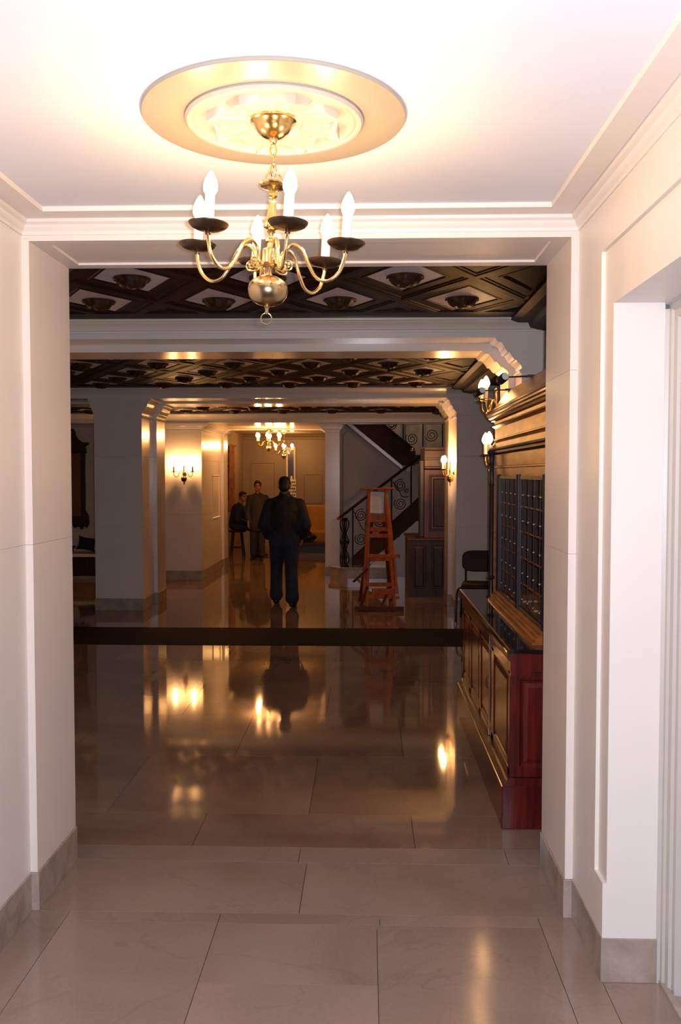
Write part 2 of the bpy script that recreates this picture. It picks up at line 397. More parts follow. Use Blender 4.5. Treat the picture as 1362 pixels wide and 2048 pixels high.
# side walls of lobby next to the arch
struct(MB().box(XL-0.2, OL-0.598, 3.6, Y1, 0, 3.1).build('wall_lobby_front_left', 'lobbymatt'), 'lobby face of the archway wall beside the opening', 'wall')
struct(MB().box(OR+0.698, XR+0.2, 3.6, Y1, 0, 3.1).build('wall_lobby_front_right', 'lobbymatt'), 'office face of the archway wall behind the desk', 'wall')

# right vestibule wall with recessed panel and doorway
wr = struct(empty('wall_right'), 'cream vestibule wall with recessed panel beside doorway', 'wall')
RX = VRX; RP = 0.80  # recessed field plane
MB().box(RX, RX+0.5, 3.083, 3.46, 0.15, ZS+0.1).build('wall_panel', 'vest', wr)          # stile by the arch
MB().box(RP, RP+0.16, 2.975, 3.083, 0.335, 2.446).build('recessed_panel', 'vest', wr)
MB().box(RX, RP+0.16, 2.975, 3.084, 0.15, 0.335).build('panel_sill', 'vest', wr)
MB().box(RX, RP+0.3, YV0, 3.084, 2.446, ZS+0.1).build('top_rail', 'vest', wr)
MB().box(RP, RP+0.5, YV0, 2.975, 2.257, 2.4455).build('door_header', 'vest', wr)
MB().box(RP+0.0005, 0.966, 2.9735, 2.98, 0.15, 2.2565).build('reveal', 'vest', wr)
MB().box(RX-0.004, 0.968, 2.968, 3.404, 0, 0.15).build('baseboard', 'base', wr, bevel=0.002)
MB().box(0.985, 1.3, 2.96, 3.2, 0, 2.4).build('wall_return', 'vest', wr)
d1 = struct(MB().box(1.03, 1.07, YV0, 2.93, 0.01, 2.24).build('door_1', 'door'), 'pale grey door in the side wall of the vestibule', 'door')
cs = MB()
# casing: stepped profile in plan, extruded vertically and across
cas = [(0.966,2.985),(0.966,2.972),(0.978,2.968),(0.980,2.955),(0.988,2.950),(0.990,2.925),(1.000,2.92),(1.002,2.90),(1.03,2.895),(1.03,2.985)]
cs.prism([(a,b) for a,b in cas], 'Z', 0.0, 2.235)
cs.build('door_casing', 'door', d1)
cs = MB()
hc = [(0.966,2.262),(0.966,2.250),(0.978,2.246),(0.98,2.233),(0.988,2.228),(0.99,2.205),(1.0,2.20),(1.002,2.18),(1.03,2.175),(1.03,2.262)]
cs.prism(hc, 'Y', YV0, 2.97)
cs.build('door_casing', 'door', d1)

# ================================================================== SETTING: lobby shell
struct(MB().box(XL-0.2, XL, 3.6, 26.2, 0, 3.2).build('wall_lobby_left', 'lobbymatt'), 'cream side wall of the lobby', 'wall')
struct(MB().box(XR, XR+0.2, 3.6, 26.2, 0, 3.4).build('wall_lobby_right', 'lobbymatt'), 'cream outer wall of the office and stair hall', 'wall')
# backing wall left of the hall (window seat wall)
ww = struct(MB().box(XL, -4.2, 14.95, 15.15, 0, 2.9).build('wall_window_seat', 'lobbymatt'), 'cream alcove wall above the window seat', 'wall')
MB().box(-4.22, -3.24, 14.37, 15.15, 0, 2.9).build('wall_return', 'lobbymatt', ww)
# hall
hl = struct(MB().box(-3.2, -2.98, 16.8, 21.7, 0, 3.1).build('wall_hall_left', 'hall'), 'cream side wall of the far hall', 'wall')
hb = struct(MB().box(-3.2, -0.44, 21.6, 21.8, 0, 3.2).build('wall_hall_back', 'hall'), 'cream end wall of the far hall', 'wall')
MB().prism([(21.6,2.64),(21.50,2.64),(21.50,2.63),(21.54,2.61),(21.57,2.58),(21.58,2.54),(21.6,2.53)], 'X', -2.98, -0.44).build('crown_moulding', 'hall', hb)
MB().box(-2.98, -0.44, 21.58, 21.6, 0, 0.15).build('baseboard', 'base', hb)
for x0, x1, z0, z1 in ((-2.8,-2.2,0.9,2.0),(-1.55,-1.08,1.0,1.72)):
    MB().frame((x0,x1,z0,z1), [(0,0),(0.0,0.02),(0.03,0.02),(0.04,0)], lambda a,b,h:(a,21.6-h,b)).build('wall_moulding', 'hall', hb)
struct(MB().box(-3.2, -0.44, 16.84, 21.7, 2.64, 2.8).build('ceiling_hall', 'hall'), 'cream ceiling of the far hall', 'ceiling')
struct(MB().box(XL-0.2, XR+0.2, 3.6, 17.5, 3.35, 3.45).build('ceiling_upper', 'coffer'), 'dark ceiling void above the coffers', 'ceiling')
# stair hall back wall
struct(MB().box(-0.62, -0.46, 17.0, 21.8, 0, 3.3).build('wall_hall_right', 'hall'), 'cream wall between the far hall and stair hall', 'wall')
ws = struct(MB().box(-0.46, XR, 17.3, 17.45, 0, 3.3).build('wall_stair', 'stairpaint'), 'grey cream wall behind the staircase', 'wall')
MB().box(0.72, XR, 16.9, 17.3, 1.75, 3.3).build('wall_upper_panel', 'lobbymatt', ws)
# wooden partition above the desk canopy
wp = struct(MB().box(1.215, 1.26, 3.87, 6.24, 2.05, 3.35).build('wall_office', 'darkoak'), 'dark wood partition rising above the reception canopy', 'wall')
for k in range(3):
    MB().frame((3.95+0.76*k, 4.65+0.76*k, 2.25, 2.66), [(0,0),(0,0.012),(0.03,0.012),(0.04,0.0)], lambda a,b,h:(1.215-h,a,b)).build('panel_moulding', 'darkoak', wp)

# ---- coffered ceilings
PX, PY = 0.748, 1.27
def diamond(cx, cy, hx, hy, z): return [(cx-hx,cy,z),(cx,cy-hy,z),(cx+hx,cy,z),(cx,cy+hy,z)]
def coffer_frame_mesh():
    mb = MB(); hx, hy = PX/2, PY/2
    prof = [(1.0,0.0),(1.0,-0.032),(0.93,-0.032),(0.90,-0.024),(0.86,-0.022),(0.84,-0.014),(0.66,-0.012),(0.64,-0.017),(0.60,-0.016),(0.565,-0.004),(0.55,0.0)]
    vs = []; fs = []
    for s_, z in prof: vs += diamond(0,0,hx*s_,hy*s_,z*0.56)
    for i in range(len(prof)-1):
        for k in range(4):
            l = (k+1) % 4; fs.append((i*4+k,i*4+l,i*4+4+l,i*4+4+k))
    mb.add(vs, fs); return mb
def rosette_mb():
    mb = MB(); prof = [(0.100,0),(0.104,-0.010),(0.096,-0.018),(0.088,-0.014),(0.082,-0.026),(0.070,-0.044),(0.052,-0.056),(0.030,-0.050),(0.022,-0.059),(0.0005,-0.063)]
    mb.lathe(prof, seg=32, mod=lambda a, z: 1.0 + (0.06*cos(8*a) if -0.057 < z < -0.015 else 0)); return mb
cof_me = ros_me = pan_me = None
def coffered(name, y0, y1, x0, x1, z, label):
    global cof_me, ros_me, pan_me
    c = struct(empty(name), label, 'ceiling')
    # dark backing that carries pieces
    MB().box(XL, XR, y0, y1, z+0.002, z+0.05).build('ceiling_backing', 'coffer', c)
    jmin = int((y0-4.95)/ (PY/2)) - 1; jmax = int((y1-4.95)/(PY/2)) + 2
    for j in range(jmin, jmax):
        cy = 4.95 + j*PY/2
        ox = 0.205 + (PX/2 if j % 2 else 0)
        for i in range(-9, 3):
            cx = ox + i*PX
            if cx - PX*0.3 > x1 or cx < x0 or cx < -0.36*cy - 0.5: continue
            if cy < y0 or cy - PY*0.36 > y1 - 0.15: continue
            whole = cx + PX*0.30 < x1 and cy + PY*0.22 < y1 - 0.1
            if cof_me is None:
                f = coffer_frame_mesh().build('coffer_frame', 'coffer', c); cof_me = f.data
                p = MB().add(diamond(0,0,PX/2*0.56,PY/2*0.56,0)+diamond(0,0,PX/2*0.56,PY/2*0.56,-0.003), [(0,1,2,3),(7,6,5,4),(0,4,5,1),(1,5,6,2),(2,6,7,3),(3,7,4,0)]).build('coffer_panel', 'lozenge', c); pan_me = p.data
                r = rosette_mb().build('rosette', 'rosette', p, smooth=True, angle=50); ros_me = r.data
            else:
                f = bpy.data.objects.new('coffer_frame', cof_me); p = bpy.data.objects.new('coffer_panel', pan_me); r = bpy.data.objects.new('rosette', ros_me)
                COL.objects.link(f); f.parent = c
                if whole:
                    COL.objects.link(p); COL.objects.link(r); p.parent = c; r.parent = p
                else:
                    bpy.data.objects.remove(p); bpy.data.objects.remove(r)
            f.location = (cx, cy, z)
            if whole: p.location = (cx, cy, z)
    MB().box(x0, x1+0.05, y1-0.30, y1, z-0.0185, z).build('border_board', 'coffer', c)
    # border beam on the reception side
    MB().prism([(x1+0.02,z),(x1,z-0.02),(x1,z-0.035),(x1+0.05,z-0.05),(x1+0.12,z-0.05),(x1+0.14,z-0.08),(x1+0.25,z-0.10),(x1+0.25,z)], 'Y', y0, y1).build('border_beam', 'coffer', c)
    return c
coffered('ceiling_coffered_1', 3.868, 6.26, XL, 0.97, 2.778, 'dark wood coffered ceiling over the reception bay nearest the archway')
coffered('ceiling_coffered_2', 6.90, 11.06, XL, 1.02, 2.778, 'dark wood coffered ceiling between first and second white beams')
coffered('ceiling_coffered_3', 12.14, 14.40, XL, 1.02, 2.688, 'dark wood coffered ceiling before the hall and staircase beam')

# ---- beams
def beam(name, Yf, Ya, Yb, zf, za, zc, x0, x1, label, ztop=3.3):
    b = tag(empty(name), label, 'beam', kind='structure')
    MB().prism([(Yf,zf),(Ya,zf),(Ya,ztop),(Yf,ztop)], 'X', x0, x1).build('fascia', 'lobby', b)
    MB().prism([(Ya,za),(Yb,za),(Yb,ztop),(Ya,ztop)], 'X', x0, x1).build('inner_beam', 'lobby', b)
    h = zc-zf
    pr = [(0,0),(-0.004,0),(-0.006,0.008),(-0.006,0.30*h),(-0.014,0.31*h),(-0.014,0.42*h),(-0.030,0.45*h),(-0.034,0.52*h),(-0.050,0.66*h),(-0.075,0.80*h),(-0.082,0.86*h),(-0.10,0.88*h),(-0.10,h),(0,h)]
    MB().prism([(Yf+a, zf+c) for a, c in pr], 'X', x0, x1).build('crown_moulding', 'lobby', b)
    return b
beam('beam', 6.25, 6.515, 6.91, 2.637, 2.583, 2.76, XL, XR, 'first white ceiling beam behind the brass chandelier')
beam('beam', 11.10, 11.63, 12.15, 2.637, 2.611, 2.76, XL, XR, 'second white ceiling beam resting on the pillars behind the runner')
beam('beam', 14.35, 16.4, 16.85, 2.52, 2.50, 2.67, XL, -0.44, 'third white ceiling beam, deep, over the entrance to the far hall')
beam('beam', 14.35, 14.62, 14.80, 2.52, 2.515, 2.67, -0.44, XR, 'shallow white ceiling beam in front of the staircase')

# ---- pillars
CAP = [(0,2.395),(0.008,2.398),(0.012,2.41),(0.004,2.42),(0.0,2.43),(0.006,2.455),(0.022,2.475),(0.026,2.485),(0.036,2.488),(0.050,2.52),(0.056,2.535),(0.068,2.538),(0.078,2.57),(0.092,2.60),(0.098,2.606),(0.112,2.61),(0.125,2.637)]
def pillar(x0, x1, y0, ya, yb, side, label, zc=2.637, zc2=2.611, fl=1.0, base=0.15, step=0.05, group=None, joints=(1.05, 1.92)):
    """side=+1: opening towards +X, -1: opening towards -X"""
    p = tag(empty('pillar', ((x0+x1)/2, y0, 0)), label, 'pillar', kind='structure')
    p_loc = Vector(p.location)
    def loc(mb): mb.T = Matrix.Translation(-p_loc); return mb
    zs = [base] + [j for j in joints] + [2.40]
    for i in range(len(zs)-1):
        loc(MB().box(x0, x1, y0, ya, zs[i]+0.0008, zs[i+1]-0.0008)).build('shaft_block', 'lobby', p)
        a, b = (x0, x1+step) if side > 0 else (x0-step, x1)
        loc(MB().box(a, b, ya, yb, zs[i]+0.0008, zs[i+1]-0.0008)).build('shaft_block', 'lobby', p)
    for (xa, xb, yy0, yy1, zt) in ((x0, x1, y0, ya+0.001, zc), ((x0 if side>0 else x0-step), (x1+step if side>0 else x1), ya, yb, zc2)):
        k = (zt-2.395)/(2.637-2.395)
        mb = MB(); vs = []; fs = []
        for d, z in CAP:
            dx = d*fl; dy = min(d*0.12, 0.012); zz = 2.395+(z-2.395)*k
            lx = dx if side < 0 else dx*0.6; rx = dx if side > 0 else dx*0.6
            vs += [(xa-lx,yy0-dy,zz),(xb+rx,yy0-dy,zz),(xb+rx,yy1+dy,zz),(xa-lx,yy1+dy,zz)]
        for i in range(len(CAP)-1):
            for q in range(4): l=(q+1)%4; fs.append((i*4+q,i*4+l,i*4+4+l,i*4+4+q))
        fs.append((3,2,1,0)); n=(len(CAP)-1)*4; fs.append((n,n+1,n+2,n+3))
        loc(mb.add(vs, fs)).build('capital', 'lobby', p)
    mb = MB().box(x0-0.008, x1+0.008, y0-0.008, ya, 0, base)
    loc(mb).build('plinth', 'base', p, bevel=0.003)
    a, b = (x0, x1+step+0.008) if side > 0 else (x0-step-0.008, x1)
    loc(MB().box(a, b, ya, yb+0.008, 0, base)).build('plinth', 'base', p, bevel=0.003)
    return p
pillar(-3.39, -2.79, 6.25, 6.515, 6.91, 1, 'white pillar under the first beam, just outside the frame', 2.637, 2.583)
pillar(1.06, 1.60, 6.25, 6.515, 6.91, -1, 'white pillar with curved capital rising behind the reception canopy', 2.637, 2.583, fl=1.5)
pillar(-3.39, -2.793, 11.10, 11.68, 12.15, 1, 'broad white pillar between the wall mirror and the two-armed sconce', 2.637, 2.611)
pillar(1.09, 1.80, 11.05, 11.60, 12.15, -1, 'white pillar behind the oxblood chair with candle sconce on its side', 2.637, 2.611)
pL = pillar(-3.25, -2.65, 14.35, 16.4, 16.85, 1, 'white pillar carrying the glowing two-armed sconce', 2.52, 2.50, step=0.03)
pillar(-0.70, -0.46, 15.0, 16.4, 17.0, -1, 'slim white pillar between the far hall and staircase', 2.52, 2.50, step=0.02)
# thin moulded frame on the hall side of the sconce pillar
o = MB(); o.frame((15.3, 16.05, 0.93, 1.69), [(0,0),(0,0.012),(0.02,0.012),(0.03,0)], lambda a,b,h:(-2.65+h,a,b)); o.T = Matrix.Translation(-Vector(pL.location))
o.build('wall_moulding', 'whitegl', pL)
# wall above the window seat crown
struct(MB().prism([(14.95,2.67),(14.80,2.67),(14.80,2.62),(14.86,2.56),(14.92,2.50),(14.95,2.48)], 'X', XL, -4.2).build('trim_2', 'lobbymatt'), 'cream cornice over the window seat alcove', 'moulding')

# ================================================================== OBJECTS
# ---- ceiling medallion
med = tag(empty('ceiling_medallion', (-0.253, 2.485, ZS+0.025)), 'large round plaster ceiling medallion above the brass chandelier', 'medallion')
MB().lathe([(0.356,-0.0081),(0.356,-0.015),(0.354,-0.0175),(0.345,-0.018),(0.236,-0.018),(0.0005,-0.018)], seg=96).build('outer_disc', 'medal_disc', med, smooth=True, angle=30)
MB().lathe([(0.240,-0.016),(0.242,-0.024),(0.236,-0.031),(0.228,-0.031),(0.222,-0.026),(0.216,-0.028),(0.206,-0.022),(0.196,-0.0195),(0.0005,-0.0195)], seg=96).build('inner_ring', 'medal', med, smooth=True, angle=30)
MB().lathe([(0.075,-0.019),(0.078,-0.028),(0.07,-0.034),(0.06,-0.030),(0.0005,-0.030)], seg=48).build('inner_boss', 'medal', med, smooth=True, angle=30)
leaf_me = None
def leaf_mesh():
    """one acanthus leaf lying along +X from r .06 to r .185, lobed edge, ribs"""
    nu, nv = 22, 13; vs = []; fs = []
    for i in range(nu):
        u = i/(nu-1); r = 0.058 + 0.130*u
        wd = 0.078*(sin(pi*min(1, u*0.93+0.10))**0.6)*(0.55+0.55*u)
        wd *= 1 + 0.16*sin(u*5.2*2*pi)*(u > 0.1)
        if u > 0.93: wd *= (1-u)/0.07*0.6 + 0.4
        for j in range(nv):
            v = j/(nv-1)*2-1
            h = 0.006 + 0.012*(u**0.7)*(1-0.25*abs(v)) + 0.0035*cos(v*pi*3.0)*(0.3+u) + (0.008*max(0, u-0.85)/0.15)
            h *= (1-abs(v)**6)
            vs.append((r, v*wd, -0.0195-h))
    for i in range(nu-1):
        for j in range(nv-1):
            a = i*nv+j; fs.append((a, a+1, a+nv+1, a+nv))
    return MB().add(vs, fs)
for k in range(8):
    if leaf_me is None: o = leaf_mesh().build('acanthus_leaf', 'medal', med, smooth=True, angle=80); leaf_me = o.data
    else: o = bpy.data.objects.new('acanthus_leaf', leaf_me); COL.objects.link(o); o.parent = med
    o.rotation_euler = (0, 0, radians(45*k+22))

# ---- chandeliers
def flame_prof(h, r): return [(0.0006,0),(r*0.45,0.0),(r*0.62,0.03*h),(r*0.95,0.22*h),(r,0.36*h),(r*0.86,0.58*h),(r*0.5,0.82*h),(r*0.2,0.95*h),(0.0005,h)]
def chain_link(mb, c, w, h, r, rot):
    pts = []
    for k in range(20):
        a = 2*pi*k/20; x = w*cos(a); z = h*(sin(a)) 
        pts.append((c[0]+x*cos(rot), c[1]+x*sin(rot), c[2]+z))
    return mb.tube(pts, r, 6, closed=True)
CH = empty('chandelier', (-0.253, 2.453, 2.6545))
tag(CH, 'brass six-armed candle chandelier hanging from the plaster medallion', 'chandelier')
MB().lathe([(0.0005,0.0),(0.058,0.0),(0.062,-0.004),(0.062,-0.009),(0.054,-0.014),(0.050,-0.026),(0.040,-0.040),(0.026,-0.050),(0.012,-0.055),(0.009,-0.062),(0.005,-0.068),(0.0005,-0.07)], seg=40).build('canopy', 'brass', CH, smooth=True)
for zc, rot in ((-0.083, 0.2), (-0.112, 1.6), (-0.138, 0.3)):
    chain_link(MB(), (0,0,zc), 0.008, 0.018, 0.0021, rot).build('chain_link', 'brass', CH, smooth=True)
chain_link(MB(), (0,0,-0.163), 0.021, 0.022, 0.0024, 0.25).build('hanging_loop', 'brass', CH, smooth=True)
body = empty('chandelier_body_pivot', (0,0,0)); bpy.data.objects.remove(body)
TILT = Matrix.Translation((0,0,-0.175)) @ Matrix.Rotation(radians(3.2), 4, 'Y') @ Matrix.Rotation(radians(-1.2), 4, 'X') @ Matrix.Translation((0,0,0.175))
def TM(mb): mb.T = TILT if mb.T is None else TILT @ mb.T; return mb
Z0 = -0.183
TM(MB().lathe([(0.0005,-0.001),(0.006,-0.001),(0.009,0.004),(0.026,0.0065),(0.037,0.0065),(0.040,0.003),(0.038,-0.001),(0.028,-0.006),(0.014,-0.010),(0.009,-0.016),(0.012,-0.022),(0.0115,-0.027),(0.007,-0.031),(0.0005,-0.032)][::-1], c=(0,0,Z0+0.004), seg=36)).build('top_dish', 'brass', CH, smooth=True)
flu = lambda a, z: 1 + 0.05*cos(12*a)
TM(MB().lathe([(0.0005,-0.028),(0.007,-0.030),(0.011,-0.036),(0.0085,-0.042),(0.010,-0.052),(0.013,-0.075),(0.018,-0.092),(0.0205,-0.100),(0.019,-0.108),(0.011,-0.113),(0.0005,-0.114)], c=(0,0,Z0), seg=48, mod=flu)).build('fluted_stem', 'brass', CH, smooth=True)
TM(MB().lathe([(0.0005,-0.112),(0.008,-0.113),(0.012,-0.118),(0.0075,-0.124),(0.0075,-0.136),(0.014,-0.141),(0.014,-0.146),(0.009,-0.150),(0.009,-0.162),(0.021,-0.168),(0.021,-0.202),(0.023,-0.205),(0.019,-0.210),(0.010,-0.216),(0.0085,-0.232),(0.012,-0.238),(0.0005,-0.239)], c=(0,0,Z0), seg=32)).build('arm_hub', 'brassdark', CH, smooth=True)
TM(MB().lathe([(0.0005,0.0),(0.012,0.0),(0.026,-0.004),(0.043,-0.014),(0.052,-0.027),(0.0545,-0.040),(0.051,-0.056),(0.040,-0.071),(0.024,-0.079),(0.010,-0.082),(0.0005,-0.083)], c=(0,0,Z0-0.236), seg=48)).build('globe', 'ballb', CH, smooth=True, angle=60)
TM(MB().lathe([(0.0005,0.003),(0.007,0.0),(0.008,-0.004),(0.005,-0.007),(0.0045,-0.014),(0.006,-0.018),(0.0045,-0.022),(0.0005,-0.023)], c=(0,0,Z0-0.318), seg=20)).build('finial', 'brassdark', CH, smooth=True)
TM(chain_link(MB(), (0,0,Z0-0.352), 0.0145, 0.0155, 0.0017, 0.15)).build('bottom_ring', 'brassdark', CH, smooth=True)
ph0 = radians(-72)
for k in range(6):
    a = ph0 + k*pi/3
    R = TILT @ Matrix.Rotation(a, 4, 'Z')
    zh = Z0-0.178    # arm root height
    pts = bez([(0.020,0,zh-0.026),(0.030,0,zh-0.034),(0.039,0,zh-0.018),(0.046,0,zh+0.010),(0.066,0,zh+0.024),(0.092,0,zh+0.008),(0.112,0,zh-0.032),(0.136,0,zh-0.066),(0.168,0,zh-0.072),(0.196,0,zh-0.048),(0.208,0,zh-0.014),(0.210,0,zh+0.004)], 44)
    m = MB(); m.tube(pts, 0.0048, 10); m.T = R; arm = m.build('arm', 'brass', CH, smooth=True)
    # scroll at the root of the arm
    m = MB(); sp = []
    for q in range(26):
        t = q/25; an = -pi*0.5 + t*2.6*pi; rr = 0.015*(1-0.72*t); sp.append((0.052+rr*cos(an), 0, zh-0.030+rr*sin(an)))
    m.tube([(0.024,0,zh-0.040),(0.038,0,zh-0.0455)] + sp, 0.0024, 8); m.ell(sp[-1], (0.005,0.005,0.005), 10, 6); m.T = R
    m.build('scroll', 'brass', arm, smooth=True)
    zt = zh+0.004
    m = MB(); m.lathe([(0.0005,-0.004),(0.006,-0.004),(0.0075,0.0),(0.006,0.006),(0.016,0.008),(0.034,0.011),(0.044,0.016),(0.050,0.022),(0.051,0.025),(0.046,0.0245),(0.036,0.020),(0.016,0.016),(0.0005,0.016)], c=(0.210,0,zt), seg=32); m.T = R
    m.build('drip_plate', 'bronze', arm, smooth=True)
    m = MB(); m.lathe([(0.0005,0.014),(0.0125,0.014),(0.0125,0.092),(0.010,0.094),(0.0005,0.094)], c=(0.210,0,zt), seg=20); m.T = R
    m.build('candle_sleeve', 'sleeve', arm, smooth=True)
    m = MB(); m.lathe([(r, z+0.094+zt) for r, z in flame_prof(0.064, 0.018)], c=(0.210,0,0), seg=16); m.T = R
    m.build('bulb', 'bulb_near', arm, smooth=True, angle=80)

def chandelier_far(loc, label, drop):
    """simpler brass chandelier; loc is the height of the bulbs' plates"""
    t = tag(empty('chandelier', loc), label, 'chandelier')
    z = 0
    MB().lathe([(0.0005,drop),(0.05,drop),(0.052,drop-0.01),(0.03,drop-0.035),(0.0005,drop-0.045)], seg=16).build('canopy', 'brass', t, smooth=True)
    n = max(1, int((drop-0.04-0.13)/0.05))
    for k in range(n):
        chain_link(MB(), (0,0,drop-0.05-0.05*k-0.02), 0.012, 0.03, 0.004, (k % 2)*1.5).build('chain_link', 'brass', t, smooth=True)
    MB().lathe([(0.0005,0.16),(0.012,0.16),(0.05,0.145),(0.015,0.13),(0.012,0.10),(0.024,0.06),(0.024,0.04),(0.01,0.03),(0.02,0.0),(0.02,-0.04),(0.012,-0.06),(0.04,-0.075),(0.06,-0.11),(0.045,-0.15),(0.015,-0.165),(0.01,-0.19),(0.0005,-0.2)], seg=20).build('stem', 'brass', t, smooth=True)
    for k in range(6):
        a = k*pi/3 + 0.52
        R = Matrix.Rotation(a, 4, 'Z')
        m = MB(); m.tube(bez([(0.02,0,-0.03),(0.05,0,0.01),(0.09,0,0.0),(0.13,0,-0.06),(0.165,0,-0.07),(0.205,0,-0.04),(0.215,0,0)], 18), 0.008, 6); m.T = R
        arm = m.build('arm', 'brass', t, smooth=True)
        m = MB(); m.lathe([(0.0005,-0.004),(0.03,0.0),(0.045,0.01),(0.0005,0.012)], c=(0.215,0,0), seg=14); m.T = R; m.build('drip_plate', 'brass', arm, smooth=True)
        m = MB(); m.lathe([(0.0005,0.01),(0.013,0.01),(0.013,0.085),(0.0005,0.086)], c=(0.215,0,0), seg=10); m.T = R; m.build('candle_sleeve', 'sleeve', arm)
        m = MB(); m.lathe([(r, q+0.085) for r, q in flame_prof(0.075, 0.026)], c=(0.215,0,0), seg=12); m.T = R; m.build('bulb', 'bulb_far', arm, smooth=True)
    return t
chandelier_far((-1.72, 15.7, 2.265), 'lit brass chandelier under the hall entrance, the nearer and higher looking one', 0.235)
chandelier_far((-1.87, 20.2, 2.225), 'lit brass chandelier deeper in the far hall, the lower looking one', 0.415)

# ---- wall sconces
def sconce(loc, rz, label, mb_bulb='bulb_sconce', spread=0.15, proj=0.11, third=False, plate='brass'):
    """two candle arms; local +Y is into the wall, -Y out of it"""
    t = tag(empty('wall_sconce', loc, rz), label, 'wall lamp', 'candle wall sconces')
    MB().lathe([(0.0005,-0.02),(0.028,-0.018),(0.034,-0.01),(0.034,0.0),(0.0005,0.0)], c=(0,0,0), seg=20, axis='Y').build('back_plate', plate, t, smooth=True)
    MB().lathe([(0.0005,0.17),(0.006,0.16),(0.014,0.145),(0.006,0.13),(0.010,0.10),(0.007,0.06),(0.013,0.04),(0.012,0.01),(0.022,0.0),(0.042,-0.018),(0.048,-0.045),(0.036,-0.075),(0.012,-0.09),(0.006,-0.11),(0.010,-0.12),(0.0005,-0.14)], c=(0,-0.052,-0.03), seg=24).build('baluster', plate, t, smooth=True)
    angs = [(-1, spread, proj), (1, spread, proj)] + ([(0, 0.0, proj+0.13)] if third else [])
    for s_, sp, pr in angs:
        x1 = s_*sp; y1 = -pr
        b0 = Vector((0,-0.052,0.0)); b1 = Vector((x1,y1,0))
        P = lambda f, z: b0.lerp(b1, f) + Vector((0,0,z))
        arm = MB().tube(bez([P(0.05,0.01), P(0.2,0.045), P(0.4,0.03), P(0.6,-0.03), P(0.8,-0.04), P(0.97,-0.01), P(1.0,0.035)], 20), 0.0055, 8).build('arm', plate, t, smooth=True)
        MB().lathe([(0.0005,0.03),(0.012,0.03),(0.040,0.040),(0.043,0.046),(0.0005,0.046)], c=(x1,y1,0), seg=18).build('drip_plate', plate, arm, smooth=True)
        MB().lathe([(0.0005,0.045),(0.013,0.045),(0.013,0.128),(0.0005,0.129)], c=(x1,y1,0), seg=14).build('candle_sleeve', 'sleeve' if plate == 'brass' else 'bronze', arm, smooth=True)
        MB().lathe([(r, q+0.128) for r, q in flame_prof(0.085, 0.027)], c=(x1,y1,0), seg=14).build('bulb', mb_bulb, arm, smooth=True, angle=80)
    return t
sconce((-2.925, 14.35, 1.70), 0, 'two-armed candle sconce glowing on the white pillar face beside the far hall', plate='bronze')
sconce((1.09, 11.33, 1.72), radians(-90), 'two-armed brass sconce on the narrow side of the pillar beside the wooden booth', spread=0.13, proj=0.13)
sconce((1.00, 6.70, 2.20), radians(-90), 'brass sconce with two lit candles above the end of the reception canopy', 'bulb_dim', spread=0.12, proj=0.14)
sconce((1.00, 6.72, 1.80), radians(-90), 'brass sconce peeping out behind the far end of the reception canopy, one candle showing', 'bulb_dim', spread=0.10, proj=0.11)

sconce((-2.79, 6.58, 1.72), radians(90), 'brass candle sconce added on the outer pillar, outside the frame, to light the desk', 'bulb_dim')  # added out of view to throw warm light on desk and canopy

# ---- reception desk
CX, CZ = 0.683, 0.86
desk = tag(empty('reception_desk', (0.68, 4.28, 0)), 'dark red mahogany reception desk with glossy black top beside the archway', 'desk')
dO = Vector(desk.location)
def D(mb): mb.T = Matrix.Translation(-dO); return mb
D(MB().box(0.645, 1.21, 4.265, 6.42, 0.001, 0.21)).build('plinth', 'mahog', desk, bevel=0.004)
m = MB()
m.prism([(0.655,0.21),(0.668,0.228),(0.672,0.245),(1.2,0.245),(1.2,0.21)], 'Y', 4.275, 6.40)
D(m).build('plinth_moulding', 'mahog', desk)
D(MB().box(CX+0.010, 1.20, 4.300, 6.36, 0.245, 0.80)).build('carcass', 'mahog', desk)
# front stiles and raised panels (facing the lobby)
ys = [4.29, 4.88, 5.42, 5.93, 6.38]
for i, yy in enumerate(ys):
    w = 0.045
    D(MB().box(CX, CX+0.014, yy-w if i else yy, yy+w if i < 4 else yy, 0.245, 0.76)).build('stile', 'mahog', desk, bevel=0.002)
for i in range(4):
    a, b = ys[i]+0.047, ys[i+1]-0.047
    m = MB(); m.frame((a, b, 0.285, 0.745), [(0,-0.002),(0,0.004),(0.012,0.010),(0.02,0.004),(0.03,0.003),(0.055,0.009),(0.06,0.009)], lambda p,q,h:(CX+0.010-h,p,q), close_in=True)
    D(m).build('door_panel', 'mahog', desk)
D(MB().box(CX, CX+0.014, 4.29, 6.38, 0.247, 0.286)).build('bottom_rail', 'mahog', desk, bevel=0.002)
D(MB().prism([(CX,0.742),(CX,0.80),(CX-0.005,0.815),(CX-0.016,0.825),(CX-0.018,0.852),(CX+0.1,0.852),(CX+0.1,0.742)], 'Y', 4.26, 6.46)).build('frieze', 'mahog', desk)
D(MB().box(CX-0.002, 1.20, 4.262, 4.30, 0.76, 0.850)).build('end_frieze', 'mahog', desk, bevel=0.003)
m = MB(); m.frame((CX+0.002, 1.18, 0.248, 0.765), [(0,0),(0,0.012),(0.045,0.012),(0.055,0.004),(0.065,0.003),(0.085,0.010),(0.09,0.010)], lambda p,q,h:(p,4.301-h,q), close_in=True)
D(m).build('end_panel', 'mahog', desk)
D(MB().tube([(CX-0.004,4.985,0.25),(CX-0.004,4.985,0.80)], 0.0022, 6)).build('hinge_rod', 'bead', desk)
D(MB().tube([(CX-0.002,5.02,0.50),(CX-0.014,5.02,0.515),(CX-0.014,5.02,0.56),(CX-0.002,5.02,0.575)], 0.004, 6)).build('door_handle', 'bronze', desk)
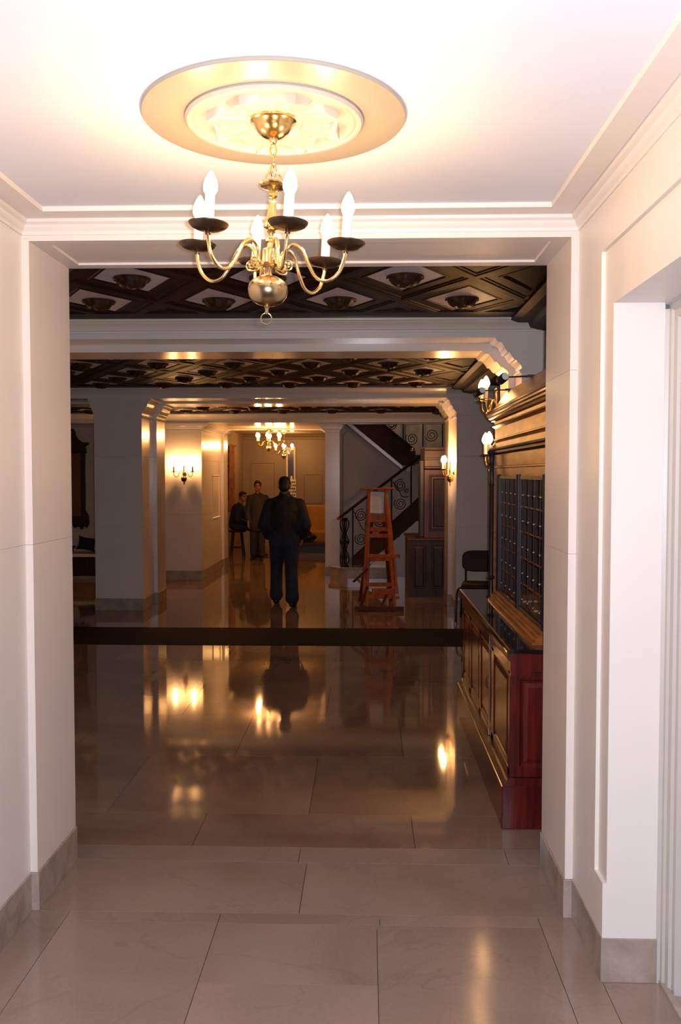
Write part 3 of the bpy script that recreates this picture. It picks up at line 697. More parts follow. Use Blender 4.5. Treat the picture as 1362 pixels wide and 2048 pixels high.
D(MB().prism([(CX-0.012,0.852),(CX-0.022,0.856),(CX-0.022,0.866),(CX-0.016,0.870),(1.20,0.870),(1.20,0.852)], 'Y', 4.250, 6.50)).build('counter_top', 'blacktop', desk)
D(MB().prism([(CX-0.016,0.8695),(CX-0.016,0.8715),(CX-0.006,0.8715),(CX-0.006,0.8695)], 'Y', 4.25, 6.50)).build('edge_strip', 'oak', desk)

# ---- reception screen: sill, steel posts, two grilles, canopy
scr = tag(empty('reception_screen', (0.86, 4.28, 0.87)), 'golden oak reception canopy with dark steel teller grilles standing on the desk', 'screen')
sO = Vector(scr.location)
def E(mb): mb.T = Matrix.Translation(-sO); return mb
sill = [(0.800,0.8705),(0.800,0.880),(0.808,0.886),(0.816,0.886),(0.820,0.902),(0.828,0.905),(0.832,0.920),(0.842,0.924),(0.846,0.938),(0.90,0.938),(0.90,0.8705)]
for a, b in ((4.36,5.10),(5.103,5.96)):
    E(MB().prism(sill, 'Y', a, b)).build('sill', 'oak', scr)
E(MB().box(0.905, 1.19, 3.9, 6.3, 0.872, 0.90)).build('inner_desk', 'oak', scr)
# canopy profile (X,Z), facing -X
can = [(1.21,2.265),(0.955,2.265),(0.948,2.255),(0.935,2.235),(0.905,2.19),(0.880,2.155),(0.850,2.130),(0.822,2.118),(0.818,2.108),(0.826,2.104),(0.826,2.094),(0.838,2.088),(0.838,2.078),(0.852,2.074),(0.856,2.062),(0.878,2.058),(0.880,2.040),(0.866,2.036),(0.862,2.026),(0.874,2.020),(0.884,2.012),(0.886,1.944),(0.876,1.940),(0.876,1.932),(0.886,1.928),(0.890,1.915),(0.890,1.878),(0.846,1.874),(0.840,1.862),(0.852,1.856),(0.852,1.842),(0.866,1.836),(0.888,1.834),(0.890,1.755),(0.882,1.752),(0.882,1.744),(0.892,1.740),(0.892,1.685),(0.930,1.685),(0.930,1.90),(1.21,1.90)]
E(MB().prism(can, 'Y', 3.90, 6.28)).build('canopy', 'oak', scr)
E(MB().prism([(0.846,1.8745),(0.839,1.862),(0.851,1.855),(0.851,1.842),(0.866,1.835),(0.889,1.8335),(0.889,1.879)], 'Y', 3.9, 6.281)).build('architrave', 'darkoak', scr)
E(MB().box(0.872, 0.93, 6.31, 6.46, 0.8705, 1.90)).build('end_stile', 'oak', scr, bevel=0.003)
E(MB().box(0.90, 1.62, 6.18, 6.22, 0.8705, 1.90)).build('end_panel', 'darkoak', scr)
# round free-standing end post
E(MB().lathe([(0.0005,0.8705),(0.034,0.8705),(0.034,0.876),(0.020,0.884),(0.016,0.905),(0.014,0.95),(0.0135,0.985),(0.022,0.992),(0.026,1.0),(0.022,1.008),(0.0145,1.015),(0.0145,1.62),(0.019,1.628),(0.0145,1.640),(0.0145,1.76),(0.020,1.768),(0.015,1.778),(0.018,1.83),(0.030,1.845),(0.032,1.855),(0.0005,1.855)], c=(0.842,6.12,0), seg=24)).build('round_post', 'steel', scr, smooth=True)
GX = 0.862
for yy in (4.37, 5.145, 5.905):
    m = MB()
    for dx in (-0.012, 0.0, 0.012): m.tube([(GX-0.004,yy+dx*1.6,0.938),(GX-0.004,yy+dx*1.6,1.70)], 0.0105, 10)
    E(m).build('reeded_post', 'steel', scr, smooth=True)
def grille(y0, y1, nb):
    g = tag(empty('teller_grille', (GX, y0, 0.94)), None, None)
    return g
bead_me = None
for gi, (y0, y1) in enumerate(((4.40,5.115),(5.175,5.875))):
    g = E(MB().box(GX-0.005, GX+0.007, y0, y0+0.022, 0.945, 1.685)).build('grille_frame', 'steel', scr)
    m = MB().box(GX-0.005, GX+0.007, y1-0.022, y1, 0.945, 1.685); E(m).build('frame_stile', 'steel', g); g.children[0].matrix_parent_inverse = Matrix.Identity(4)
    m = MB().box(GX-0.005, GX+0.007, y0, y1, 0.940, 0.958); E(m).build('frame_rail', 'steel', g)
    m = MB().box(GX-0.005, GX+0.007, y0, y1, 1.672, 1.69); E(m).build('frame_rail', 'steel', g)
    nb = 4
    for z in (1.09, 1.235, 1.38, 1.52):
        E(MB().box(GX+0.004, GX+0.011, y0+0.02, y1-0.02, z-0.0045, z+0.0045)).build('cross_rail', 'oak', g)
    for k in range(nb):
        yy = y0+0.022+(y1-y0-0.044)*(k+0.5)/nb
        b = E(MB().tube([(GX,yy,0.95),(GX,yy,1.68)], 0.0030, 8)).build('grille_bar', 'steel', g, smooth=True)
        for r in range(5):
            z = 1.005+0.145*r
            if bead_me is None: q = MB().ell((0,0,0), (0.008,0.008,0.008), 10, 7).build('bead', 'bead', g, smooth=True); bead_me = q.data
            else: q = bpy.data.objects.new('bead', bead_me); COL.objects.link(q); q.parent = g
            q.location = Vector((GX, yy, z)) - sO
# gallery lights on the canopy
for yy, zz, xx, lab in ((5.30, 2.272, 0.792, 'nearer'), (6.15, 2.272, 0.768, 'farther')):
    g = tag(empty('gallery_light', (0.95, yy, zz)), 'slim gallery lamp on a rod over the canopy, the one %s the archway' % ('closer to' if lab == 'nearer' else 'farther from'), 'lamp', 'gallery lamps over the reception canopy')
    MB().box(-0.02, 0.03, -0.02, 0.02, -0.006, 0.006).build('foot', 'steel', g)
    MB().tube([(0.0,0,0.0),(xx-0.95+0.03,0,-0.006)], 0.0045, 8).build('rod', 'steel', g, smooth=True)
    m = MB(); m.lathe([(0.0005,-0.028),(0.022,-0.028),(0.026,-0.020),(0.026,0.045),(0.020,0.055),(0.0005,0.057)], c=(0,0,0), seg=22, axis='Y')
    m.T = Matrix.Translation((xx-0.95,0,-0.012)) @ Matrix.Rotation(radians(16), 4, 'Z') @ Matrix.Rotation(radians(-14), 4, 'X')
    h = m.build('lamp_head', 'black', g, smooth=True)
    m2 = MB(); m2.lathe([(0.0005,-0.0285),(0.0205,-0.0285),(0.0205,-0.0300),(0.0005,-0.0305)], seg=22, axis='Y'); m2.T = m.T
    m2.build('lens', 'lamp_face', h)
lamp('gallery_lamp_light', (0.60, 4.95, 2.18), 1.1, WARM, 0.03, 'SPOT', (0.95, 4.55, 1.95), 110)
lamp('gallery_lamp_light', (0.62, 6.0, 2.2), 0.6, WARM, 0.03, 'SPOT', (0.90, 5.70, 1.90), 110)

# pigeonholes behind the grille
pg = tag(empty('pigeonhole_rack', (1.45, 3.95, 0)), 'dark wooden key rack with shelves behind the teller grilles', 'shelf')
pO = Vector(pg.location)
def G(mb): mb.T = Matrix.Translation(-pO); return mb
G(MB().box(1.62, 1.64, 3.95, 6.15, 0, 2.0)).build('back_panel', 'darkoak', pg)
for z in (0.03, 0.55, 0.88, 1.02, 1.19, 1.36, 1.53, 1.70, 1.95):
    G(MB().box(1.45, 1.62, 3.95, 6.15, z-0.008, z+0.008)).build('shelf', 'oak', pg)
for k in range(7):
    G(MB().box(1.455, 1.62, 3.96+0.36*k-0.006, 3.96+0.36*k+0.006, 0, 1.95)).build('divider', 'darkoak', pg)
# papers on the inner desk
for i, (x, yy, r) in enumerate(((1.05,4.75,0.1),(1.06,5.35,-0.05),(1.05,5.75,0.08))):
    o = MB().box(-0.10, 0.10, -0.14, 0.14, 0, 0.012).build('paper_stack', 'manila'); o.location = (x, yy, 0.902); o.rotation_euler = (0,0,r)
    tag(o, ('stack of paper on the inner desk behind the grille, nearest the archway','stack of paper on the inner desk, the middle of the three','stack of paper on the inner desk nearest the round steel post')[i], 'paper', 'papers on the inner reception desk')

# ---- black runner
rn = MB().box(-6.4, 2.3, 8.86, 9.86, 0.0005, 0.004).build('floor_runner', 'runner'); tag(rn, 'wide black runner laid across the polished lobby floor', 'runner')

# ---- chair by the pillar
ch = tag(empty('office_chair', (1.30, 10.35, 0), radians(-8)), 'oxblood vinyl chair with black tubular frame beyond the reception desk', 'chair')
MB().box(-0.21, 0.21, -0.20, 0.20, 0.40, 0.455).build('seat', 'chairred', ch, smooth=True, bevel=0.02)
bk = MB(); pts = []
for k in range(32):
    a = 2*pi*k/32; c_, s_ = cos(a), sin(a)
    pts.append((0.215*abs(c_)**0.5*(1 if c_ > 0 else -1), 0.685+0.125*abs(s_)**0.55*(1 if s_ > 0 else -1)))
bk.prism(pts, 'Y', 0.185, 0.225); bk.build('backrest', 'chairred', ch, smooth=True, bevel=0.008)
for s_ in (-1, 1):
    MB().tube(bez([(s_*0.17,0.20,0.42),(s_*0.17,0.215,0.50),(s_*0.17,0.21,0.62)], 8), 0.012, 8).build('back_upright', 'black', ch, smooth=True)
    MB().tube(bez([(s_*0.19,-0.02,0.40),(s_*0.235,-0.02,0.385),(s_*0.262,-0.05,0.33),(s_*0.268,-0.14,0.10),(s_*0.27,-0.20,0.012)], 20), 0.013, 8).build('leg', 'black', ch, smooth=True)
    MB().tube(bez([(s_*0.17,0.10,0.40),(s_*0.20,0.14,0.385),(s_*0.21,0.17,0.32),(s_*0.23,0.25,0.012)], 16), 0.013, 8).build('leg', 'black', ch, smooth=True)
    MB().lathe([(0.0005,0),(0.018,0),(0.018,0.024),(0.0005,0.026)], c=(s_*0.27,-0.20,0), seg=12).build('foot_cap', 'bead', ch, smooth=True)
MB().tube([(-0.19,-0.02,0.392),(0.19,-0.02,0.392)], 0.011, 8).build('cross_tube', 'black', ch)
MB().tube([(-0.18,0.12,0.392),(0.18,0.12,0.392)], 0.011, 8).build('cross_tube', 'black', ch)

# ---- easel with notice
es = tag(empty('easel', (0.155, 11.20, 0), radians(3)), 'tall orange wooden easel displaying a framed notice in front of the stairs', 'easel')
def B(name, a, b, w, d, m='easel', par=None, up=(0,0,1)): return MB().bar(a, b, w, d, up).build(name, m, par or es, bevel=0.003)
lean = 0.10
for s_ in (-1, 1):
    B('base_runner', (s_*0.17,-0.12,0.03), (s_*0.17,0.42,0.03), 0.05, 0.045, 'easeldark')
B('base_beam', (-0.315,-0.02,0.030), (0.30,-0.08,0.030), 0.055, 0.050, 'easeldark')
for s_ in (-1, 1):
    B('upright', (s_*0.155+(0.035 if s_>0 else 0),0.0,0.05), (s_*0.105-0.02,lean*1.4,1.50), 0.055, 0.035, up=(1,0,0))
    B('outer_upright', (s_*0.178+(0.05 if s_>0 else -0.02),0.03,0.20), (s_*0.13-0.01,0.12,1.26), 0.045, 0.03, up=(1,0,0))
B('centre_post', (-0.005,0.05,0.10), (-0.02,0.16,1.28), 0.045, 0.03, 'easel', up=(1,0,0)) if False else None
for z, hw, c in ((0.17,0.15,0.005),(0.32,0.15,0.005),(0.64,0.13,0.01),(0.93,0.115,0.0),(1.01,0.11,0.0),(1.18,0.10,-0.01)):
    B('cross_rail', (c-hw,lean*z*0.93+0.0,z), (c+hw,lean*z*0.93+0.0,z), 0.03, 0.05)
B('display_board', (-0.015,lean*1.12-0.012,1.10), (-0.02,lean*1.48-0.012,1.49), 0.21, 0.02, up=(0,1,0))
B('top_bar', (-0.235,0.115,1.515), (0.20,0.115,1.522), 0.05, 0.022)
B('tray', (-0.16,0.035,0.675), (0.255,0.035,0.672), 0.075, 0.022)
B('tray_lip', (-0.16,-0.006,0.685), (0.255,-0.006,0.682), 0.012, 0.045)
B('bottom_board', (-0.10,0.0,0.235), (0.20,-0.01,0.24), 0.035, 0.07)
B('back_leg', (-0.06,0.14,1.30), (-0.22,0.60,0.03), 0.04, 0.03, 'easeldark')
B('back_leg', (0.05,0.14,1.30), (0.19,0.60,0.03), 0.04, 0.03, 'easeldark')
B('brace', (-0.33,-0.02,0.36), (-0.15,0.02,0.52), 0.025, 0.03, 'easeldark')
B('brace', (-0.15,0.0,0.30), (-0.23,0.02,0.06), 0.035, 0.03, 'easeldark')
B('brace', (0.10,0.0,0.22), (0.03,0.0,0.06), 0.03, 0.03, 'easeldark')
MB().lathe([(0.0005,-0.02),(0.022,-0.02),(0.026,0),(0.0005,0.0)], c=(-0.005,0.075,1.155), seg=12, axis='Y').build('knob', 'black', es)
nf = tag(empty('framed_notice', (0.11, 11.295, 1.20), radians(3)), 'black framed white notice leaning on the orange easel', 'notice')
tl = Matrix.Rotation(radians(-5.5), 4, 'X') @ Matrix.Rotation(radians(2), 4, 'Y')
m = MB(); m.frame((-0.108,0.108,0.0,0.292), [(0,0.012),(0,0),(0.010,0),(0.012,0.006)], lambda a,b,h:(a,h-0.006,b)); m.T = tl; m.build('frame', 'black', nf)
m = MB(); m.box(-0.10,0.10,0.0,0.006,0.008,0.284); m.T = tl; pp = m.build('paper_sheet', 'paper', nf)
m = MB()
random.seed(3)
for r in range(9):
    w = random.uniform(0.045,0.075); z = 0.24-0.022*r
    if r in (0,): w = 0.05
    m.box(-w, w, -0.0012, 0.0005, z, z+0.005)
m.T = tl; m.build('printed_lines', 'ink', pp, stuff=True)

# ---- mirror, window seat, cushion
mir = tag(empty('wall_mirror', (-5.02, 14.95, 1.6)), 'tall carved dark wood mirror with scrolled pediment on alcove wall', 'mirror')
MB().box(-0.26, 0.26, -0.03, -0.015, -0.62, 0.45).build('glass', 'mirror', mir)
fr = MB()
for s_ in (-1, 1): fr.prism([(s_*0.235,-0.70),(s_*0.235,0.52),(s_*0.30,0.55),(s_*0.318,0.50),(s_*0.305,0.2),(s_*0.31,-0.2),(s_*0.305,-0.50),(s_*0.35,-0.58),(s_*0.37,-0.70),(s_*0.34,-0.76),(s_*0.30,-0.70)], 'Y', -0.055, 0)
fr.build('side_frame', 'mframe', mir, bevel=0.006)
ped = [(-0.34,0.45),(0.34,0.45),(0.32,0.56),(0.38,0.60),(0.37,0.63),(0.27,0.63),(0.20,0.68),(0.16,0.75),(0.15,0.82),(0.11,0.865),(0.06,0.85),(0.045,0.80),(0.07,0.77),(0.05,0.73),(0.0,0.70),(-0.05,0.73),(-0.07,0.77),(-0.045,0.80),(-0.06,0.85),(-0.11,0.865),(-0.15,0.82),(-0.16,0.75),(-0.20,0.68),(-0.27,0.63),(-0.37,0.63),(-0.38,0.60),(-0.32,0.56)]
MB().prism(ped, 'Y', -0.065, 0).build('pediment', 'mframe', mir, bevel=0.006)
apr = [(-0.36,-0.60),(0.36,-0.60),(0.37,-0.72),(0.33,-0.80),(0.28,-0.76),(0.25,-0.83),(0.19,-0.77),(0.12,-0.80),(0.08,-0.74),(0.0,-0.84),(-0.08,-0.74),(-0.12,-0.80),(-0.19,-0.77),(-0.25,-0.83),(-0.28,-0.76),(-0.33,-0.80),(-0.37,-0.72)]
MB().prism(apr, 'Y', -0.06, 0).build('apron', 'mframe', mir, bevel=0.006)
MB().lathe([(0.0005,0.9),(0.02,0.88),(0.035,0.84),(0.02,0.79),(0.03,0.76),(0.0005,0.72)], c=(0,-0.04,-0.02), seg=14).build('finial', 'mframe', mir, smooth=True)
seat = tag(empty('window_seat', (-5.2, 14.4, 0)), 'white topped window seat with pierced brass radiator grille below', 'bench')
MB().box(-1.4, 0.98, 0.0, 0.545, 0.36, 0.41).build('seat_top', 'whitegl', seat, bevel=0.006)
MB().box(-1.4, 0.98, 0.06, 0.54, 0.0, 0.36).build('carcass', 'darkoak', seat)
MB().box(-1.4, 0.98, 0.02, 0.06, 0.0, 0.05).build('bottom_rail', 'base', seat)
g_ = MB()
for k in range(46):
    x = -1.38+0.052*k
    g_.box(x, x+0.014, 0.035, 0.045, 0.05, 0.36)
for r in range(6):
    g_.box(-1.4, 0.98, 0.03, 0.04, 0.06+0.055*r, 0.072+0.055*r)
g_.build('radiator_grille', 'grillem', seat, stuff=True)
def cushion(loc, rot, sx, sz, th, m, label):
    mb = MB(); n = 13; vs = []; fs = []
    for side in (-1, 1):
        for i in range(n):
            for j in range(n):
                u = i/(n-1)*2-1; v = j/(n-1)*2-1
                pin = 1 - 0.20*(1-abs(v)**2)*abs(u)**2
                pv = 1 - 0.16*(1-abs(u)**2)*abs(v)**2
                t = th*((1-u**4)*(1-v**4))**0.55
                vs.append((u*sx*pin, side*t, v*sz*pv))
    for s_ in range(2):
        o_ = s_*n*n
        for i in range(n-1):
            for j in range(n-1):
                a = o_+i*n+j; fs.append((a, a+1, a+n+1, a+n))
    mb.add(vs, fs)
    o = mb.build('cushion', m, None, smooth=True, angle=80); o.location = loc; o.rotation_euler = rot
    bm = bmesh.new(); bm.from_mesh(o.data); bmesh.ops.remove_doubles(bm, verts=bm.verts, dist=1e-5); bmesh.ops.recalc_face_normals(bm, faces=bm.faces); bm.to_mesh(o.data); bm.free()
    return tag(o, label, 'cushion')
cushion((-4.63, 14.70, 0.553), (radians(-15), radians(9), 0), 0.165, 0.118, 0.05, 'cushion', 'black square cushion standing askew on the window seat')
cushion((-4.98, 14.66, 0.472), (radians(-80), 0, radians(10)), 0.17, 0.15, 0.04, 'redcloth', 'dull red cushion lying flat on the window seat')

# ---- wooden booth beside the pillar
bo = tag(empty('wooden_booth', (1.10, 12.5, 0)), 'dark panelled wooden booth with desk between staircase and pillar', 'booth')
bO = Vector(bo.location)
def Q(mb): mb.T = Matrix.Translation(-bO); return mb
Q(MB().box(0.80, 1.60, 12.62, 13.6, 0.815, 1.76)).build('upper_case', 'redwood', bo)
m = MB(); m.frame((0.86, 1.16, 0.90, 1.70), [(0,0),(0,0.006),(0.03,0.006),(0.038,-0.006),(0.055,-0.008),(0.075,0.002),(0.08,0.002)], lambda a,b,h:(a,12.615-h,b), close_in=True)
Q(m).build('door_panel', 'darkoak', bo)
Q(MB().prism([(12.62,1.76),(12.60,1.765),(12.57,1.785),(12.57,1.80),(12.60,1.81),(12.60,1.90),(12.585,1.905),(12.585,1.925),(12.60,1.93),(12.60,2.03),(12.58,2.04),(12.575,2.07),(13.6,2.07),(13.6,1.76)], 'X', 0.80, 1.60)).build('cornice', 'redwood', bo)
Q(MB().box(0.555, 1.60, 12.40, 13.6, 0.79, 0.815)).build('desk_top', 'redwood', bo, bevel=0.004)
Q(MB().box(0.575, 1.60, 12.43, 13.6, 0.0, 0.79)).build('lower_case', 'darkoak', bo)
for a, b in ((0.60,0.84),(0.86,1.10)):
    m = MB(); m.frame((a, b, 0.09, 0.75), [(0,0),(0,0.008),(0.03,0.008),(0.036,0.0),(0.05,-0.002),(0.07,0.006)], lambda p,q,h:(p,12.43-h,q), close_in=True)
    Q(m).build('cupboard_door', 'darkoak', bo)
Q(MB().lathe([(0.0005,0),(0.03,0),(0.032,0.02),(0.012,0.03),(0.010,0.06),(0.0005,0.06)], c=(0.70,12.5,0.8155), seg=14)).build('call_bell', 'steel', bo, smooth=True)
Q(MB().box(0.735, 0.80, 12.66, 12.9, 0.815, 1.9)).build('carved_post', 'mframe', bo, bevel=0.01)

# ---- staircase
st = tag(empty('staircase', (-0.3, 14.9, 0)), 'marble staircase climbing behind the easel with scrolled iron railing', 'staircase')
tO = Vector(st.location)
def T_(mb): mb.T = Matrix.Translation(-tO); return mb
# rounded bottom step
def roundstep(cx, cy, r, z0, z1, x1, yb):
    pts = []
    for k in range(17):
        a = pi/2 + pi*k/16; pts.append((cx + r*cos(a), cy + r*sin(a)))
    pts += [(x1, cy-r), (x1, yb), (cx, yb)]
    return MB().prism(pts, 'Z', z0, z1)
T_(roundstep(-0.32, 14.92, 0.30, 0.001, 0.155, 0.35, 16.3)).build('bottom_step', 'base', st)
T_(roundstep(-0.32, 14.92, 0.325, 0.155, 0.187, 0.35, 16.3)).build('bottom_tread', 'base', st, bevel=0.006)
n = 10; sx0 = -0.16; run = 0.155*1.0; rise = 0.152
for k in range(n):
    x = sx0 + 0.16*k*0.85; z = 0.187 + rise*0.80*(k+1)*0.9
    T_(MB().box(x, min(x+0.16, 1.6) if k < n-1 else 2.4, 14.95, 16.2, z-0.20 if k else 0.187, z-0.03)).build('riser', 'lobby', st)
    T_(MB().box(x-0.015, x+0.16 if k < n-1 else 2.4, 14.93, 16.2, z-0.03, z)).build('tread', 'base', st)
# lower stringer wall (white) and wood stringer
def zl(x, z0): return z0 + 0.757*(x+0.44)
T_(MB().prism([(-0.10,0.187),(-0.10,0.19),(0.0,zl(0.0,-0.19)+0.0),(0.81,zl(0.81,-0.02)),(1.7,zl(0.81,-0.02)),(1.7,0.0),(0.0,0.0),(-0.02,0.187)], 'Y', 14.86, 14.95)).build('stair_wall', 'lobby', st)
T_(MB().prism([(-0.25,0.20),(-0.25,0.30),(0.81,1.28),(1.7,1.28),(1.7,0.93),(0.81,0.93),(-0.02,0.20)], 'Y', 14.84, 14.93)).build('stringer', 'stairwood', st)
# railing of first flight
T_(MB().bar((-0.46,14.78,0.985), (0.88,14.78,2.00), 0.055, 0.045)).build('handrail', 'rail', st, bevel=0.008)
T_(MB().lathe([(0.0005,-0.03),(0.022,-0.028),(0.03,-0.012),(0.03,0.012),(0.022,0.028),(0.0005,0.03)], c=(-0.475,14.76,0.975), seg=16, axis='Y')).build('rail_end', 'easel', st, smooth=True)
T_(MB().bar((-0.22,14.78,0.345), (0.88,14.78,1.34), 0.022, 0.028)).build('bottom_rail', 'iron', st)
def spiral(cx, cz, r, y, turns=2.2, ph=0.0, th=0.006, n=40):
    pts = []
    for q in range(n+1):
        t = q/n; a = ph + t*turns*2*pi; rr = r*(1-0.82*t); pts.append((cx+rr*cos(a), y, cz+rr*sin(a)))
    return MB().tube(pts, th, 6)
for x in (-0.235, 0.075, 0.40, 0.72):
    T_(MB().bar((x,14.78,0.36+0.905*(x+0.22) if x > -0.22 else 0.19), (x,14.78,0.97+0.757*(x+0.46)), 0.024, 0.024, up=(1,0,0))).build('baluster', 'iron', st)
for x in (-0.10, 0.22, 0.545):
    zt = 0.94+0.757*(x+0.46); zb = 0.40+0.905*(x+0.22)
    for cz, ph, sg in ((zt-0.185, 1.2, 1), (zb+0.13, 2.5, 1)):
        T_(spiral(x, cz, 0.105, 14.78, 2.3, ph)).build('scroll', 'iron', st, smooth=True)
    T_(MB().tube(bez([(x-0.12,14.78,zt-0.12),(x-0.02,14.78,(zt+zb)/2+0.03),(x+0.03,14.78,(zt+zb)/2-0.06),(x+0.13,14.78,zb+0.24)], 14), 0.006, 6)).build('scroll', 'iron', st, smooth=True)
    T_(spiral(x+0.10, (zt+zb)/2+0.03, 0.04, 14.78, 1.6, 0.4, 0.005, 24)).build('scroll', 'iron', st, smooth=True)
# newel of four iron scrolls and a cap
nw = T_(MB().lathe([(0.0005,0.187),(0.07,0.187),(0.07,0.205),(0.03,0.22),(0.012,0.24),(0.012,0.60),(0.03,0.62),(0.012,0.64),(0.012,0.95),(0.05,0.965),(0.055,0.985),(0.0005,0.99)], c=(-0.37,14.70,0), seg=18)).build('newel', 'iron', st, smooth=True)
for k in range(4):
    a = k*pi/2+0.4; c_, s_ = cos(a), sin(a)
    P = lambda r, z: (-0.37+r*c_, 14.70+r*s_, z)
    T_(MB().tube(bez([P(0.02,0.22),P(0.075,0.27),P(0.07,0.38),P(0.03,0.46),P(0.05,0.54),P(0.08,0.60),P(0.05,0.66),P(0.03,0.74),P(0.07,0.84),P(0.075,0.92),P(0.03,0.965)], 30), 0.009, 6)).build('newel_scroll', 'iron', nw, smooth=True)
    T_(MB().tube(bez([P(0.02,0.30),P(0.05,0.33),P(0.045,0.37),P(0.02,0.36)], 12), 0.006, 6)).build('newel_scroll', 'iron', nw, smooth=True)
T_(MB().box(-0.44,-0.30,14.63,14.77,0.57,0.61)).build('newel_collar', 'iron', nw, bevel=0.01)
# second flight going up to the left behind
T_(MB().prism([(0.78,1.86),(0.62,1.86),(-0.40,2.70),(-0.40,3.2),(0.20,2.66),(0.86,2.12),(0.86,1.86)], 'Y', 16.15, 16.28)).build('upper_stringer', 'stairwood', st)
T_(MB().prism([(0.62,1.86),(0.66,1.76),(-0.42,2.64),(-0.40,2.70)], 'Y', 16.18, 17.3)).build('upper_soffit', 'lobby', st)
T_(MB().bar((0.84,16.12,2.13), (0.05,16.12,2.78), 0.05, 0.045)).build('handrail', 'rail', st, bevel=0.006)
T_(MB().ell((0.80,16.05,2.125), (0.045,0.03,0.045), 14, 9)).build('rail_end', 'brass', st, smooth=True)
for x in (0.30, 0.66, 1.02, 1.38):
    T_(MB().bar((x,16.6,2.2), (x,16.6,3.0), 0.022, 0.022, up=(1,0,0))).build('baluster', 'iron', st)
for x, z in ((0.45,2.62),(0.85,2.72),(1.18,2.42),(1.2,2.75),(0.82,2.35)):
    T_(spiral(x, z, 0.12, 16.6, 2.2, x*3, 0.007)).build('scroll', 'iron', st, smooth=True)
T_(MB().bar((0.1,16.6,2.35), (1.1,16.6,2.95), 0.02, 0.02)).build('bottom_rail', 'iron', st)
T_(MB().box(0.85, 2.4, 16.25, 17.3, 1.90, 2.05)).build('landing', 'darkoak', st)

# ---- far hall furniture
tp = tag(empty('wall_hanging', (-2.98, 19.6, 1.62)), 'narrow red and gold tapestry hanging on hall side wall', 'tapestry')
MB().box(0.002, 0.03, -0.40, 0.40, -0.70, 0.70).build('cloth', 'tapestry', tp)
MB().tube([(0.03,-0.45,0.71),(0.03,0.45,0.71)], 0.02, 8).build('rod', 'brass', tp)
MB().lathe([(0.0005,0),(0.03,0.0),(0.04,-0.05),(0.02,-0.10),(0.0005,-0.12)], c=(0.03,-0.42,-0.62), seg=12).build('tassel', 'tapestry', tp)
MB().lathe([(0.0005,0),(0.03,0.0),(0.04,-0.05),(0.02,-0.10),(0.0005,-0.12)], c=(0.03,0.42,-0.62), seg=12).build('tassel', 'tapestry', tp)
wn = struct(empty('window_1', (-1.83, 21.6, 1.60)), 'tall narrow dark window with bright white posts in the far hall', 'window')
MB().box(-0.07, 0.07, -0.03, 0, 0.0, 0.74).build('pane', 'bluegrey', wn)
for s_ in (-1, 1): MB().box(s_*0.092-0.022, s_*0.092+0.022, -0.06, 0, -0.05, 0.76).build('window_post', 'whitegl', wn, bevel=0.005)
MB().box(-0.125, 0.125, -0.075, 0, -0.10, -0.03).build('window_sill', 'whitegl', wn, bevel=0.005)
rk = tag(empty('leaflet_rack', (-1.76, 20.85, 0)), 'slim white stand with printed signs under the narrow hall window', 'stand')
MB().box(-0.13, 0.13, -0.02, 0.10, 0.0, 0.04).build('foot', 'whitegl', rk, bevel=0.004)
MB().box(-0.02, 0.02, 0.03, 0.07, 0.04, 1.66).build('pole', 'whitegl', rk)
for z in (1.16, 1.31, 1.46):
    b = MB().box(-0.11, 0.11, -0.01, 0.02, z, z+0.11).build('sign_board', 'whitegl', rk, bevel=0.003)
    m = MB()
    for q in range(4): m.box(-0.09+0.048*q, -0.055+0.048*q, -0.013, -0.010, z+0.04, z+0.075)
    m.build('printing', 'black', b, stuff=True)
sf = tag(empty('upholstered_settee', (-1.12, 20.85, 0)), 'high-backed mustard yellow settee against the hall pillar', 'settee')
MB().box(-0.50, 0.46, 0.20, 0.34, 0.12, 0.98).build('backrest', 'yellow', sf, smooth=True, bevel=0.03)
MB().box(-0.50, 0.46, -0.40, 0.25, 0.14, 0.40).build('seat', 'yellow', sf, smooth=True, bevel=0.03)
for s_ in (-0.44, 0.40):
    for yy in (-0.35, 0.30): MB().lathe([(0.0005,0),(0.02,0),(0.03,0.12),(0.0005,0.14)], c=(s_,yy,0), seg=10).build('leg', 'darkoak', sf, smooth=True)
lt = tag(empty('low_platform', (-1.2, 19.7, 0)), 'low dark platform in front of the yellow settee', 'platform')
MB().box(-0.75, 0.55, -0.38, 0.32, 0.16, 0.215).build('top', 'darkoak', lt, bevel=0.008)
MB().box(-0.72, 0.52, -0.33, 0.28, 0.0, 0.12).build('plinth', 'black', lt)
MB().box(-0.70, 0.50, -0.30, 0.25, 0.12, 0.16).build('apron', 'redwood', lt)
bg = tag(empty('travel_bag', (-1.40, 19.70, 0.230)), 'black travel bag slumped on the low platform', 'bag')
b_ = MB(); b_.ell((0,0,0.13), (0.20,0.14,0.145), 18, 10); b_.ell((0.10,0.0,0.09), (0.20,0.13,0.09), 16, 8); b_.ell((-0.06,0,0.19), (0.11,0.10,0.11), 14, 8)
b_.box(-0.16,0.22,-0.10,0.10,0.0,0.08)
remeshed(b_, 'body', 'black', bg, 0.012, 6)
MB().tube(bez([(-0.12,-0.05,0.26),(-0.05,-0.07,0.33),(0.05,-0.07,0.31),(0.12,-0.05,0.20)], 16), 0.008, 6).build('strap', 'black', bg, smooth=True)

